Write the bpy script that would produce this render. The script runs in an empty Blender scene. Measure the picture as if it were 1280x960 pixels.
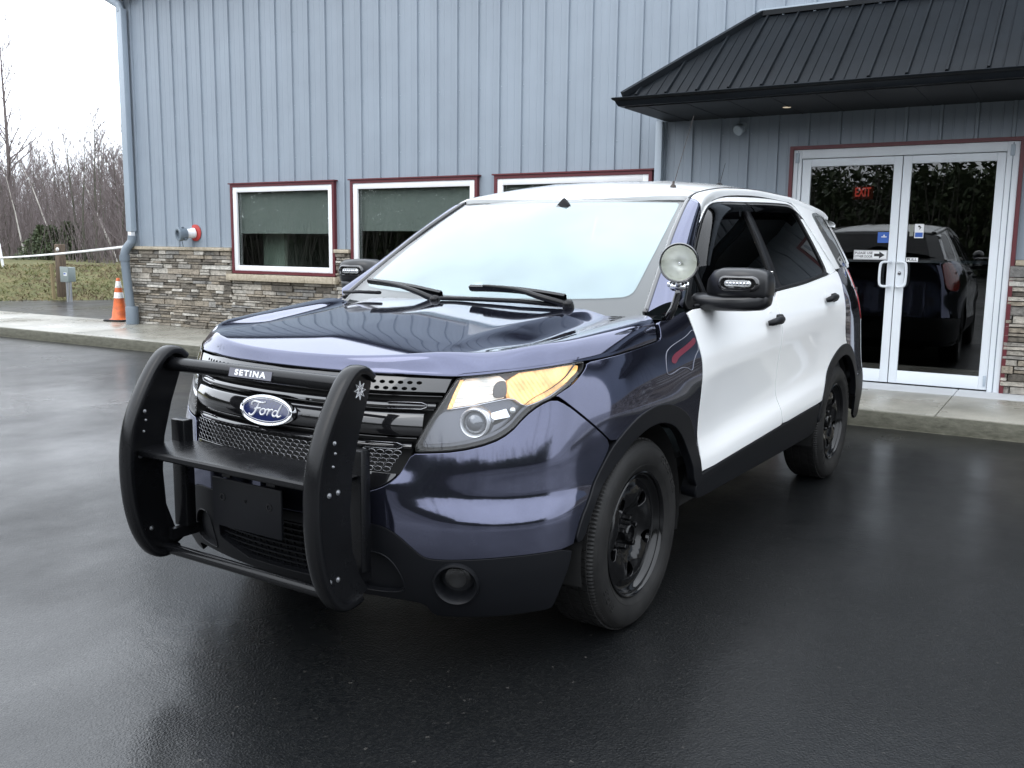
import math, random
import numpy as np
V = lambda *a: np.array(a, float)

# ---------------------------------------------------------------- curves
def pchip(xk, yk):
    """C1 shape-preserving interpolation; yk may be (n,) or (n,k)."""
    xk = np.asarray(xk, float); yk = np.asarray(yk, float)
    h = np.diff(xk); d = (yk[1:] - yk[:-1]) / (h if yk.ndim == 1 else h[:, None])
    m = np.zeros_like(yk)
    for i in range(1, len(xk) - 1):
        a, b = d[i-1], d[i]
        w1, w2 = 2*h[i] + h[i-1], h[i] + 2*h[i-1]
        with np.errstate(divide='ignore', invalid='ignore'):
            v = (w1 + w2) / (w1 / a + w2 / b)
        m[i] = np.where(a*b > 0, v, 0)
    m[0], m[-1] = d[0], d[-1]
    def f(x):
        x = np.asarray(x, float)
        i = np.clip(np.searchsorted(xk, x) - 1, 0, len(xk) - 2)
        t = (x - xk[i]) / h[i]; hh = h[i]
        if yk.ndim > 1: t = t[..., None]; hh = hh[..., None]
        t2, t3 = t*t, t*t*t
        y = (2*t3 - 3*t2 + 1)*yk[i] + (t3 - 2*t2 + t)*hh*m[i] + (-2*t3 + 3*t2)*yk[i+1] + (t3 - t2)*hh*m[i+1]
        lo = yk[0] + (x - xk[0])[(...,) + (None,)*(yk.ndim-1)]*m[0]
        hi = yk[-1] + (x - xk[-1])[(...,) + (None,)*(yk.ndim-1)]*m[-1]
        c = (x < xk[0]); e = (x > xk[-1])
        if yk.ndim > 1: c = c[..., None]; e = e[..., None]
        return np.where(c, lo, np.where(e, hi, y))
    return f

def cspline(xk, yk):
    """natural cubic spline (C2), yk (n,) or (n,k)."""
    xk = np.asarray(xk, float); yk = np.asarray(yk, float)
    one = yk.ndim == 1
    if one: yk = yk[:, None]
    n = len(xk); h = np.diff(xk)
    A = np.zeros((n, n)); r = np.zeros((n, yk.shape[1])); A[0, 0] = A[-1, -1] = 1
    for i in range(1, n-1):
        A[i, i-1], A[i, i], A[i, i+1] = h[i-1], 2*(h[i-1]+h[i]), h[i]
        r[i] = 6*((yk[i+1]-yk[i])/h[i] - (yk[i]-yk[i-1])/h[i-1])
    M = np.linalg.solve(A, r)
    d0 = (yk[1]-yk[0])/h[0] - h[0]*(2*M[0]+M[1])/6
    d1 = (yk[-1]-yk[-2])/h[-1] + h[-1]*(M[-2]+2*M[-1])/6
    def f(x):
        x = np.asarray(x, float)
        i = np.clip(np.searchsorted(xk, x) - 1, 0, n-2)
        hh = h[i][..., None]; a = (xk[i+1]-x)[..., None]; b = (x-xk[i])[..., None]
        y = (M[i]*a**3 + M[i+1]*b**3)/(6*hh) + (yk[i]/hh - M[i]*hh/6)*a + (yk[i+1]/hh - M[i+1]*hh/6)*b
        y = np.where((x < xk[0])[..., None], yk[0] + (x-xk[0])[..., None]*d0, y)
        y = np.where((x > xk[-1])[..., None], yk[-1] + (x-xk[-1])[..., None]*d1, y)
        return y[..., 0] if one else y
    return f

# ---------------------------------------------------------------- body belt surface B(s, z)
PLAN = [(0,-.955),(.20,-.945),(.40,-.912),(.58,-.855),(.736,-.772),(.853,-.652),(.924,-.505),(.955,-.34),(.985,-.12),(.992,.10),
        (.990,.40),(.985,.80),(.984,1.3),(.985,1.9),(.987,2.4),(.992,2.85),(.985,3.2),(.965,3.5),(.92,3.74),(.82,3.91),(.62,4.005),(.35,4.04),(0,4.05)]
_p = np.array(PLAN); _sk = np.concatenate([[0], np.cumsum(np.linalg.norm(np.diff(_p, axis=0), axis=1))])
# mirrored for a flat tangent at the centre lines
_pp = np.concatenate([_p[3:0:-1]*[-1, 1], _p, _p[-2:-5:-1]*[-1, 1]])
_ss = np.concatenate([-_sk[3:0:-1], _sk, 2*_sk[-1]-_sk[-2:-5:-1]])
_plan = cspline(_ss, _pp)
def plan(s): return _plan(s)
SMAX = _sk[-1]
_sd = np.linspace(0, SMAX, 2001); _yd = plan(_sd)[:, 1]
def s_of_y(y):           # side region: station whose plan y equals y
    return np.interp(y, _yd, _sd)
ZK = [.14, .22, .30, .40, .48, .54, .59, .63, .67, .72, .78, .85, .92, .97, 1.01, 1.06, 1.12, 1.18, 1.26, 1.36]
def row(*kv):            # profile given as z, inset pairs
    z = kv[0::2]; v = kv[1::2]
    return pchip(z, v)(np.array(ZK))
INS = [ # (s by y or explicit s, profile)
 (0.00, row(.14,.14, .22,.075, .30,.035, .40,.01, .50,.0, .60,.0, .67,.004, .72,.02, .80,.03, .90,.045, 1.0,.085, 1.06,.12, 1.2,.22, 1.36,.4)),
 (0.40, row(.14,.14, .22,.075, .30,.035, .40,.01, .50,.0, .60,.0, .67,.004, .72,.02, .80,.03, .90,.045, 1.0,.085, 1.06,.12, 1.2,.22, 1.36,.4)),
 (0.62, row(.14,.13, .22,.065, .30,.03, .40,.008, .50,.0, .565,.0, .60,.009, .64,.018, .72,.030, .80,.044, .90,.066, 1.0,.098, 1.06,.125, 1.2,.2, 1.36,.35)),
 (0.95, row(.14,.10, .22,.04, .30,.015, .40,.002, .50,.0, .560,.0005, .600,.024, .62,.032, .70,.034, .75,.040, .80,.050, .85,.062, .90,.074, 1.0,.094, 1.06,.112, 1.2,.17, 1.36,.3)),
 (1.18, row(.14,.08, .22,.03, .30,.012, .40,.002, .50,.0, .58,.004, .61,.014, .64,.020, .70,.022, .80,.030, .90,.045, 1.0,.064, 1.06,.082, 1.2,.14, 1.36,.25)),
 (s_of_y(-.15), row(.14,.06, .30,.02, .40,.005, .50,.0, .62,.002, .75,.002, .85,.004, .93,.014, 1.0,.032, 1.06,.056, 1.2,.12, 1.36,.22)),
 (s_of_y(.15),  row(.14,.06, .30,.02, .40,.006, .50,.0, .62,.003, .75,.003, .85,.003, .93,.010, 1.0,.026, 1.06,.048, 1.2,.10, 1.36,.20)),
 (s_of_y(.50),  row(.14,.06, .30,.02, .40,.008, .50,.0, .56,.004, .62,.018, .68,.022, .76,.016, .85,.008, .93,.004, .98,.008, 1.06,.032, 1.12,.052, 1.2,.082, 1.36,.16)),
 (s_of_y(.80),  row(.14,.06, .30,.02, .40,.008, .48,.0, .545,.004, .60,.024, .645,.032, .72,.028, .82,.018, .90,.006, .95,.001, .98,.004, 1.06,.024, 1.12,.040, 1.2,.068, 1.36,.15)),
 (s_of_y(1.5),  row(.14,.06, .30,.02, .40,.008, .48,.0, .545,.004, .60,.026, .645,.034, .72,.030, .82,.018, .90,.006, .95,.000, .98,.003, 1.06,.020, 1.12,.036, 1.2,.062, 1.36,.15)),
 (s_of_y(2.3),  row(.14,.06, .30,.02, .40,.008, .48,.0, .545,.004, .60,.020, .645,.026, .72,.024, .82,.015, .90,.006, .95,.001, .98,.003, 1.06,.020, 1.12,.036, 1.2,.062, 1.36,.15)),
 (s_of_y(2.85), row(.14,.06, .30,.02, .40,.008, .48,.0, .55,.0, .62,.002, .70,.003, .80,.003, .90,.004, .97,.010, 1.06,.026, 1.12,.042, 1.2,.068, 1.36,.15)),
 (s_of_y(3.4),  row(.14,.06, .30,.02, .40,.008, .48,.0, .55,.0, .62,.006, .70,.010, .80,.014, .90,.018, .97,.024, 1.06,.04, 1.12,.056, 1.2,.085, 1.36,.16)),
 (SMAX-.9,      row(.14,.08, .30,.02, .40,.006, .48,.0, .55,.0, .62,.01, .70,.03, .80,.045, .90,.055, .97,.065, 1.06,.08, 1.2,.12, 1.36,.19)),
 (SMAX,         row(.14,.10, .30,.02, .40,.004, .48,.0, .55,.0, .62,.01, .70,.04, .80,.06, .90,.07, .97,.08, 1.06,.10, 1.2,.15, 1.36,.22)),
]
_is = np.array([a for a, b in INS]); _it = np.array([b for a, b in INS])
_isd = np.linspace(0, SMAX, 400); _itd = pchip(_is, _it)(_isd)         # along s
_zd = np.linspace(ZK[0], ZK[-1], 240)
_tab = np.array([pchip(ZK, r)(_zd) for r in _itd])                      # 400 x 240
_k = np.array([1, 4, 6, 4, 1.])/16
for _ in range(5):                                                     # soften creases to the radius pressed steel has
    _tab[:, 2:-2] = sum(_k[j]*_tab[:, j:_tab.shape[1]-4+j] for j in range(5))
    _tab[2:-2] = sum(_k[j]*_tab[j:_tab.shape[0]-4+j] for j in range(5))
def zshift(s, z):
    y = plan(s)[..., 1]
    return z - .055*np.clip((y - .5), 0, 2.2)*((s > .8) & (s < SMAX-.6))*np.clip((3.6-y)/.6, 0, 1)*np.clip((1.36-z)/.25, 0, 1)
def inset(s, z):
    zz = zshift(s, z)
    a = np.clip((s)/SMAX*399, 0, 398.999); b = np.clip((zz-_zd[0])/(_zd[-1]-_zd[0])*239, 0, 238.999)
    i = a.astype(int); j = b.astype(int); fa = a-i; fb = b-j
    def cr(p0, p1, p2, p3, t): return p1 + .5*t*(p2-p0 + t*(2*p0-5*p1+4*p2-p3 + t*(3*(p1-p2)+p3-p0)))
    def rw(ii): return cr(_tab[ii, np.maximum(j-1, 0)], _tab[ii, j], _tab[ii, j+1], _tab[ii, np.minimum(j+2, 239)], fb)
    return cr(rw(np.maximum(i-1, 0)), rw(i), rw(i+1), rw(np.minimum(i+2, 399)), fa)
def B(s, z, off=0.):
    """point on the body side/front; negative s is the other half"""
    s = np.asarray(s, float); z = np.asarray(z, float); s, z = np.broadcast_arrays(s, z)
    sg = np.where(s < 0, -1., 1.); a = np.abs(s)
    p = plan(a); d = (plan(a+1e-3)-plan(a-1e-3))/2e-3; n = np.stack([d[..., 1], -d[..., 0]], -1)
    n /= np.linalg.norm(n, axis=-1, keepdims=True)
    q = p - n*(inset(a, z) - off)[..., None]
    return np.stack([q[..., 0]*sg, q[..., 1], z+0*q[..., 0]], -1)

# ---------------------------------------------------------------- greenhouse side x = G(y, z)
_xb = pchip([0,.5,.8,1.2,1.6,2.1,2.6,2.8,3.0,3.3,3.5,3.8], [.885,.905,.915,.919,.920,.915,.901,.893,.879,.842,.817,.772])
_zb = pchip([0,.5,.8,1.2,1.6,2.1,2.6,2.8,3.0,3.3,3.5,3.8], [1.185,1.19,1.2,1.21,1.223,1.245,1.28,1.295,1.31,1.33,1.333,1.333])
def gx(y, z):
    h = z-_zb(y)
    return _xb(y) - .44*h - .17*h*np.abs(h) - .25*np.clip(1.05-y, 0, 2)**2*np.clip(h, 0, .4)
def G(y, z, off=0.):
    y = np.asarray(y, float); z = np.asarray(z, float); y, z = np.broadcast_arrays(y, z)
    p = np.stack([gx(y, z), y, z], -1)
    if np.any(off):
        e = 1e-3; nx = np.ones_like(y); ny = -(gx(y+e, z)-gx(y-e, z))/(2*e); nz = -(gx(y, z+e)-gx(y, z-e))/(2*e)
        n = np.stack([nx, ny, nz], -1); n /= np.linalg.norm(n, axis=-1, keepdims=True)
        p = p + n*(np.asarray(off, float)[..., None] if np.ndim(off) else off)
    return p
CAMP = (2.40130, -3.11375, 1.43770); CAMR = (0.577106, 0.147355, 0.011945)
import bpy, bmesh
from mathutils import Vector, Matrix
from mathutils.geometry import delaunay_2d_cdt
C = bpy.context; SC = C.scene; COL = SC.collection
R = random.Random(7); rng = np.random.default_rng(7)

# ---------------------------------------------------------------- object helpers
def mesh_obj(name, Vv, Ff, mat=None, parent=None, smooth=True, normals=None, fmats=None):
    me = bpy.data.meshes.new(name)
    me.from_pydata([tuple(map(float, v)) for v in Vv], [], [tuple(int(i) for i in f) for f in Ff])
    me.validate()
    for m in (mat if isinstance(mat, (list, tuple)) else [mat]):
        if m: me.materials.append(m)
    if fmats is not None and len(fmats) == len(me.polygons): me.polygons.foreach_set('material_index', fmats)
    if smooth: me.shade_smooth() if smooth is True else me.shade_smooth()
    if normals is not None and len(normals) == len(me.vertices):
        me.normals_split_custom_set_from_vertices([tuple(map(float, n)) for n in normals])
    elif smooth and smooth is not True:
        try: me.set_sharp_from_angle(angle=math.radians(smooth))
        except Exception: pass
    me.update()
    o = bpy.data.objects.new(name, me); COL.objects.link(o)
    if parent is not None: o.parent = parent
    return o
def tag(o, label=None, cat=None, group=None, kind=None):
    if label: o['label'] = label
    if cat: o['category'] = cat
    if group: o['group'] = group
    if kind: o['kind'] = kind
    return o
def empty(name, loc=(0, 0, 0), rz=0, parent=None):
    o = bpy.data.objects.new(name, None); COL.objects.link(o); o.location = loc; o.rotation_euler = (0, 0, rz)
    o.empty_display_size = .1
    if parent is not None: o.parent = parent
    return o
class MB:
    """collects shapes into one mesh"""
    def __init__(s): s.v = []; s.f = []; s.m = []; s.mi = 0
    def add(s, v, f):
        n = len(s.v); s.v += [tuple(map(float, p)) for p in v]; s.f += [tuple(i+n for i in q) for q in f]; s.m += [s.mi]*len(f); return s
    def box(s, a, b, M=None, bev=0.):
        (x0, y0, z0), (x1, y1, z1) = a, b
        if bev > 0:
            bm = bmesh.new(); bmesh.ops.create_cube(bm, size=1)
            for v in bm.verts: v.co = Vector(((x0+x1)/2+v.co.x*(x1-x0), (y0+y1)/2+v.co.y*(y1-y0), (z0+z1)/2+v.co.z*(z1-z0)))
            bmesh.ops.bevel(bm, geom=bm.edges[:], offset=bev, segments=2, affect='EDGES', profile=.5)
            v = [tuple(q.co) for q in bm.verts]; bm.verts.index_update(); f = [tuple(q.index for q in p.verts) for p in bm.faces]; bm.free()
        else:
            v = [(x0,y0,z0),(x1,y0,z0),(x1,y1,z0),(x0,y1,z0),(x0,y0,z1),(x1,y0,z1),(x1,y1,z1),(x0,y1,z1)]
            f = [(0,3,2,1),(4,5,6,7),(0,1,5,4),(1,2,6,5),(2,3,7,6),(3,0,4,7)]
        if M is not None: v = [tuple(M @ Vector(p)) for p in v]
        return s.add(v, f)
    def tube(s, pts, r, n=12, caps=True, closed=False):
        P = [Vector(p) for p in pts]; k = len(P); rr = r if isinstance(r, (list, tuple)) else [r]*k
        T = []
        for i in range(k):
            a = P[i-1] if (i > 0 or closed) else P[i]; b = P[(i+1) % k] if (i < k-1 or closed) else P[i]
            t = (b-a); T.append(t.normalized() if t.length > 1e-9 else Vector((0, 0, 1)))
        u = T[0].orthogonal().normalized(); v = []; f = []
        for i in range(k):
            u = (u - T[i]*u.dot(T[i])); u = u.normalized() if u.length > 1e-6 else T[i].orthogonal().normalized(); w = T[i].cross(u)
            for j in range(n):
                a = 2*math.pi*j/n; v.append(tuple(P[i]+(u*math.cos(a)+w*math.sin(a))*rr[i]))
        for i in range(k-1 if not closed else k):
            i2 = (i+1) % k
            for j in range(n): f.append((i*n+j, i*n+(j+1) % n, i2*n+(j+1) % n, i2*n+j))
        if caps and not closed: f.append(tuple(range(n-1, -1, -1))); f.append(tuple((k-1)*n+j for j in range(n)))
        return s.add(v, f)
    def lathe(s, prof, n=32, M=None, caps=False):
        """prof: (r, h) pairs, axis = local z"""
        v = []; f = []; k = len(prof)
        for r, h in prof:
            for j in range(n): a = 2*math.pi*j/n; v.append((r*math.cos(a), r*math.sin(a), h))
        for i in range(k-1):
            for j in range(n): f.append((i*n+j, i*n+(j+1) % n, (i+1)*n+(j+1) % n, (i+1)*n+j))
        if caps: f.append(tuple(range(n-1, -1, -1))); f.append(tuple((k-1)*n+j for j in range(n)))
        if M is not None: v = [tuple(M @ Vector(p)) for p in v]
        return s.add(v, f)
    def prism(s, poly, h0, h1, M=None):
        """poly in local xy extruded in z (convex or simple ngon)"""
        n = len(poly); v = [(x, y, h0) for x, y in poly]+[(x, y, h1) for x, y in poly]
        f = [tuple(range(n-1, -1, -1)), tuple(range(n, 2*n))]+[(i, (i+1) % n, n+(i+1) % n, n+i) for i in range(n)]
        if M is not None: v = [tuple(M @ Vector(p)) for p in v]
        return s.add(v, f)
    def grid(s, P):
        """P: (a, b, 3) array"""
        a, b = P.shape[:2]; return s.add(P.reshape(-1, 3), [(i*b+j, (i+1)*b+j, (i+1)*b+j+1, i*b+j+1) for i in range(a-1) for j in range(b-1)])
    def build(s, name, mat, parent=None, smooth=35, mirror=False):
        v, f = s.v, s.f
        if mirror: v = [(-x, y, z) for x, y, z in v]; f = [tuple(reversed(q)) for q in f]
        return mesh_obj(name, v, f, mat, parent, smooth, fmats=s.m if isinstance(mat, (list, tuple)) else None)
def frame(o, z, x=None):
    """matrix with local z along z, origin o"""
    z = Vector(z).normalized(); x = Vector(x) if x is not None else z.orthogonal(); x = (x - z*x.dot(z)).normalized(); y = z.cross(x)
    return Matrix(((x.x, y.x, z.x, o[0]), (x.y, y.y, z.y, o[1]), (x.z, y.z, z.z, o[2]), (0, 0, 0, 1)))

# ---------------------------------------------------------------- outlines
def chaikin(p, it=2, closed=True):
    p = np.array(p, float)
    for _ in range(it):
        if closed: a, b = p, np.roll(p, -1, 0); q = np.empty((2*len(p), 2)); q[0::2] = .75*a+.25*b; q[1::2] = .25*a+.75*b; p = q
        else:
            a, b = p[:-1], p[1:]; q = np.empty((2*len(a), p.shape[1])); q[0::2] = .75*a+.25*b; q[1::2] = .25*a+.75*b; p = np.vstack([p[:1], q, p[-1:]])
    return p
def resample(p, d, closed=True):
    p = np.array(p, float); q = np.vstack([p, p[:1]]) if closed else p
    out = []
    for a, b in zip(q[:-1], q[1:]):
        L = np.linalg.norm(b-a)
        if L < 1e-6: continue
        n = max(1, int(math.ceil(L/d))); out += [a+(b-a)*i/n for i in range(n)]
    if not closed: out.append(q[-1])
    return np.array(out)
def area2(p): x, y = p[:, 0], p[:, 1]; return float(np.sum(x*np.roll(y, -1)-np.roll(x, -1)*y))
def inside(pts, poly):
    x, y = pts[:, 0], pts[:, 1]; c = np.zeros(len(pts), bool); n = len(poly)
    for i in range(n):
        (x0, y0), (x1, y1) = poly[i-1], poly[i]
        if y0 == y1: continue
        m = ((y0 > y) != (y1 > y)) & (x < (x1-x0)*(y-y0)/(y1-y0)+x0); c ^= m
    return c
def shrink(p, d):
    """move a closed outline inwards by d"""
    if area2(p) < 0: p = p[::-1]
    e = np.roll(p, -1, 0)-p; n = np.stack([-e[:, 1], e[:, 0]], -1); n /= np.maximum(np.linalg.norm(n, axis=1, keepdims=True), 1e-9)
    m = n+np.roll(n, 1, 0); m /= np.maximum(np.linalg.norm(m, axis=1, keepdims=True), 1e-9)
    return p+m*d
def trimmed(lift, outline, holes=(), sp=.022, gap=.003, rim=.0022, depth=.014, it=2, off=0., step=None):
    """surface patch cut along an outline in parameter space, with a rolled rim; returns V, F, N"""
    step = step or sp*.6
    loops = [resample(shrink(resample(chaikin(outline, it) if it else np.array(outline, float), step), gap), step*1.5)]
    if area2(loops[0]) < 0: loops[0] = loops[0][::-1]
    for h in holes:
        q = resample(chaikin(h, it) if it else np.array(h, float), step)
        if area2(q) > 0: q = q[::-1]
        loops.append(q)
    o = loops[0]; lo, hi = o.min(0), o.max(0)
    g = np.stack(np.meshgrid(np.arange(lo[0]+sp/2, hi[0], sp), np.arange(lo[1]+sp/2, hi[1], sp), indexing='ij'), -1).reshape(-1, 2)
    g[:, 0] += (np.round((g[:, 1]-lo[1])/sp) % 2)*sp*.5
    k = inside(g, o)
    for h in loops[1:]: k &= ~inside(g, h)
    g = g[k]
    allb = np.vstack(loops)
    if len(g):
        d = np.min(np.hypot(g[:, None, 0]-allb[None, :, 0], g[:, None, 1]-allb[None, :, 1]), axis=1); g = g[d > sp*.42]
    pts = np.vstack([allb, g]); edges = []; n0 = 0
    for L in loops:
        n = len(L); edges += [(n0+i, n0+(i+1) % n) for i in range(n)]; n0 += n
    vo, _, fo, _, _, _ = delaunay_2d_cdt([Vector(p) for p in pts], edges, [], 0, 1e-7)
    vo = np.array([tuple(v) for v in vo]); fo = np.array([f for f in fo if len(f) == 3])
    cen = vo[fo].mean(1); keep = inside(cen, o)
    for h in loops[1:]: keep &= ~inside(cen, h)
    fo = fo[keep]
    def P(q, of=off): return lift(q[:, 0], q[:, 1], of)
    def N(q):
        e = 1.5e-3; a = lift(q[:, 0]+e, q[:, 1], off)-lift(q[:, 0]-e, q[:, 1], off); b = lift(q[:, 0], q[:, 1]+e, off)-lift(q[:, 0], q[:, 1]-e, off)
        n = np.cross(a, b); return n/np.maximum(np.linalg.norm(n, axis=1, keepdims=True), 1e-12)
    Vv = P(vo); Nn = N(vo); F = [tuple(f) for f in fo]
    Vv = list(Vv); Nn = list(Nn)
    for L in loops:
        n = len(L); p = P(L); nn = N(L); t = np.roll(p, -1, 0)-np.roll(p, 1, 0); t /= np.maximum(np.linalg.norm(t, axis=1, keepdims=True), 1e-12)
        ou = np.cross(t, nn); base = len(Vv)
        rings = [(p, nn)]
        for a in (35, 65, 90):
            a = math.radians(a); rings.append((p+ou*rim*math.sin(a)-nn*rim*(1-math.cos(a)), nn*math.cos(a)+ou*math.sin(a)))
        rings.append((rings[-1][0]-nn*depth, ou))
        for q, m in rings: Vv += list(q); Nn += list(m)
        for k in range(len(rings)-1):
            for i in range(n):
                j = (i+1) % n; F.append((base+k*n+i, base+(k+1)*n+i, base+(k+1)*n+j, base+k*n+j))
    return np.array(Vv), F, np.array(Nn)
def patch(name, mat, parent, lift, outline, holes=(), side=1, **kw):
    key = (name, id(outline), side)
    Vv, F, N = trimmed(lift, outline, holes, **kw)
    if side < 0: Vv = Vv*[-1, 1, 1]; N = N*[-1, 1, 1]; F = [tuple(reversed(f)) for f in F]
    return mesh_obj(name, Vv, F, mat, parent, True, N)
def text_mesh(s, size, depth=.0, bold=0., shear=0., spacing=1., align='CENTER'):
    """lettering as (verts, faces) in the xy plane, from the built-in font"""
    cu = bpy.data.curves.new('t', 'FONT'); cu.body = s; cu.size = size; cu.extrude = depth; cu.offset = bold; cu.shear = shear
    cu.space_character = spacing; cu.align_x = align; cu.align_y = 'CENTER'; cu.resolution_u = 3
    o = bpy.data.objects.new('t', cu); COL.objects.link(o); C.view_layer.update()
    me = o.to_mesh(); v = [tuple(q.co) for q in me.vertices]; f = [tuple(p.vertices) for p in me.polygons]; o.to_mesh_clear()
    bpy.data.objects.remove(o); bpy.data.curves.remove(cu)
    return v, f

# ---------------------------------------------------------------- materials
def mat(name, col, rough=.5, metal=0., **kw):
    m = bpy.data.materials.new(name); m.use_nodes = True; b = m.node_tree.nodes['Principled BSDF']
    b.inputs['Base Color'].default_value = (*col, 1); b.inputs['Roughness'].default_value = rough; b.inputs['Metallic'].default_value = metal
    for k, v in kw.items():
        k = {'coat': 'Coat Weight', 'coat_r': 'Coat Roughness', 'ior': 'IOR', 'trans': 'Transmission Weight', 'spec': 'Specular IOR Level', 'alpha': 'Alpha', 'em': 'Emission Strength', 'emc': 'Emission Color'}[k]
        b.inputs[k].default_value = (*v, 1) if k == 'Emission Color' else v
    return m
class NT:
    def __init__(s, m): s.m = m; s.t = m.node_tree; s.b = s.t.nodes.get('Principled BSDF')
    def n(s, typ, **kw):
        q = s.t.nodes.new(typ)
        for k, v in kw.items():
            if k in q.inputs: q.inputs[k].default_value = v
            else: setattr(q, k, v)
        return q
    def l(s, a, b): s.t.links.new(a, b)
    def coord(s, kind='Object', scale=(1, 1, 1)):
        c = s.n('ShaderNodeTexCoord'); mp = s.n('ShaderNodeMapping'); mp.inputs['Scale'].default_value = scale; s.l(c.outputs[kind], mp.inputs[0]); return mp.outputs[0]
    def noise(s, vec, scale, detail=4, rough=.55):
        q = s.n('ShaderNodeTexNoise'); q.inputs['Scale'].default_value = scale; q.inputs['Detail'].default_value = detail; q.inputs['Roughness'].default_value = rough
        if vec is not None: s.l(vec, q.inputs['Vector'])
        return q.outputs['Fac']
    def ramp(s, fac, stops):
        r = s.n('ShaderNodeValToRGB'); e = r.color_ramp.elements
        for i, (p, c) in enumerate(stops):
            q = e[i] if i < 2 else e.new(p)
            q.position = p; q.color = (*c, 1) if isinstance(c, tuple) else (c, c, c, 1)
        s.l(fac, r.inputs[0]); return r.outputs[0]
    def bump(s, h, strength=.3, dist=.01, to=None):
        q = s.n('ShaderNodeBump'); q.inputs['Strength'].default_value = strength; q.inputs['Distance'].default_value = dist; s.l(h, q.inputs['Height'])
        s.l(q.outputs[0], (to or s.b).inputs['Normal']); return q
# ---------------------------------------------------------------- car materials
M = {}
def paint(name, col, metal, rough, speck=0.):
    m = mat(name, col, rough, metal, coat=1., coat_r=.02); t = NT(m)
    v = t.coord('Object'); h = t.noise(v, 900, 1); 
    if metal: t.l(t.ramp(t.noise(v, 1500, 1), [(.3, tuple(c*.75 for c in col)), (.7, tuple(c*1.3 for c in col))]), t.b.inputs['Base Color'])
    # rain film and light dust: coat roughness wanders a little
    t.l(t.ramp(t.noise(v, 5, 6), [(.35, .015), (.8, .06)]), t.b.inputs['Coat Roughness'])
    b = t.n('ShaderNodeBump'); b.inputs['Strength'].default_value = .05; b.inputs['Distance'].default_value = .0003
    t.l(t.noise(v, 260, 2), b.inputs['Height']); t.l(b.outputs[0], t.b.inputs['Coat Normal'])
    t.b.inputs['Coat IOR'].default_value = 1.40
    if metal: t.b.inputs['Specular Tint'].default_value = (.58, .61, .74, 1)
    return m
M['navy'] = paint('navy_paint', (.082, .088, .136), .92, .07)
M['white'] = paint('white_paint', (.85, .86, .86), 0., .35)
M['plastic'] = mat('textured_plastic', (.0045, .005, .0065), .46, spec=.20)
t = NT(M['plastic']); t.bump(t.noise(t.coord('Object'), 700, 2), .25, .0006)
M['gloss'] = mat('gloss_black', (.008, .008, .009), .08, coat=1., coat_r=.02)
M['trimblack'] = mat('window_trim_black', (.006, .006, .0065), .3, spec=.25)
M['matte'] = mat('matte_black', (.006, .006, .006), .8)
M['satin'] = mat('satin_black_powder_coat', (.0042, .0044, .0052), .28, spec=.28)
t = NT(M['satin']); t.bump(t.noise(t.coord('Object'), 420, 2), .2, .0005); t.l(t.ramp(t.noise(t.coord('Object'), 9, 5), [(.35, .20), (.75, .32)]), t.b.inputs['Roughness'])
M['rubber'] = mat('tyre_rubber', (.014, .014, .014), .6, spec=.3)
t = NT(M['rubber']); t.l(t.ramp(t.noise(t.coord('Object'), 14, 6), [(.3, (.007, .007, .007)), (.75, (.017, .0165, .016))]), t.b.inputs['Base Color']); t.bump(t.noise(t.coord('Object'), 350, 2), .2, .0006)
M['chrome'] = mat('chrome', (.75, .76, .78), .07, 1.)
M['dimchrome'] = mat('dark_chrome', (.22, .22, .23), .2, 1.)
M['steelblack'] = mat('black_wheel_steel', (.0035, .0035, .004), .2, coat=.12, coat_r=.05, spec=.35)
t = NT(M['steelblack']); t.l(t.ramp(t.noise(t.coord('Object'), 22, 6), [(.4, .10), (.75, .24)]), t.b.inputs['Roughness'])
M['silver'] = mat('brushed_steel', (.55, .56, .58), .3, 1.)
M['white_letter'] = mat('white_lettering', (.75, .76, .78), .3)
M['badge_blue'] = mat('badge_blue', (.012, .020, .085), .15, coat=1.)
M['glow_amber'] = mat('lit_amber_lens', (.95, .50, .14), .22, coat=1., em=.95, emc=(1., .55, .20))
t = NT(M['glow_amber']); w = t.n('ShaderNodeTexWave', wave_type='BANDS', bands_direction='DIAGONAL'); w.inputs['Scale'].default_value = 28; w.inputs['Distortion'].default_value = .6; t.l(t.coord('Object'), w.inputs[0]); t.bump(w.outputs['Fac'], .5, .004)
nz = t.ramp(t.noise(t.coord('Object'), 13, 3), [(.35, .22), (.68, 1.5)]); t.l(nz, t.b.inputs['Emission Strength'])
M['bulb'] = mat('lit_park_lamp', (.9, .88, .8), .2, coat=1., em=.4, emc=(1., .72, .50))
t = NT(M['bulb']); w = t.n('ShaderNodeTexWave', wave_type='BANDS', bands_direction='Z'); w.inputs['Scale'].default_value = 24; w.inputs['Distortion'].default_value = 1.2; t.l(t.coord('Object'), w.inputs[0]); t.bump(w.outputs['Fac'], .6, .004)
t.l(t.ramp(t.noise(t.coord('Object'), 14, 3), [(.4, .08), (.62, .75)]), t.b.inputs['Emission Strength'])
M['mirror_shell'] = mat('mirror_shell_plastic', (.006, .0065, .008), .30, spec=.5)
M['capdark'] = mat('bulb_cap_dark', (.045, .035, .03), .25, coat=.5)
M['lamp_silver'] = mat('lamp_reflector', (.55, .56, .60), .22, .9)
M['lamp_grey'] = mat('lamp_bezel', (.085, .09, .11), .25, .6, coat=.5)
M['red_lens'] = mat('red_lens', (.30, .012, .015), .1, coat=1.)
M['clear_lens'] = mat('clear_reflector', (.72, .74, .74), .12, .6, coat=1.)
M['fabric'] = mat('seat_fabric', (.045, .047, .05), .9)
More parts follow.
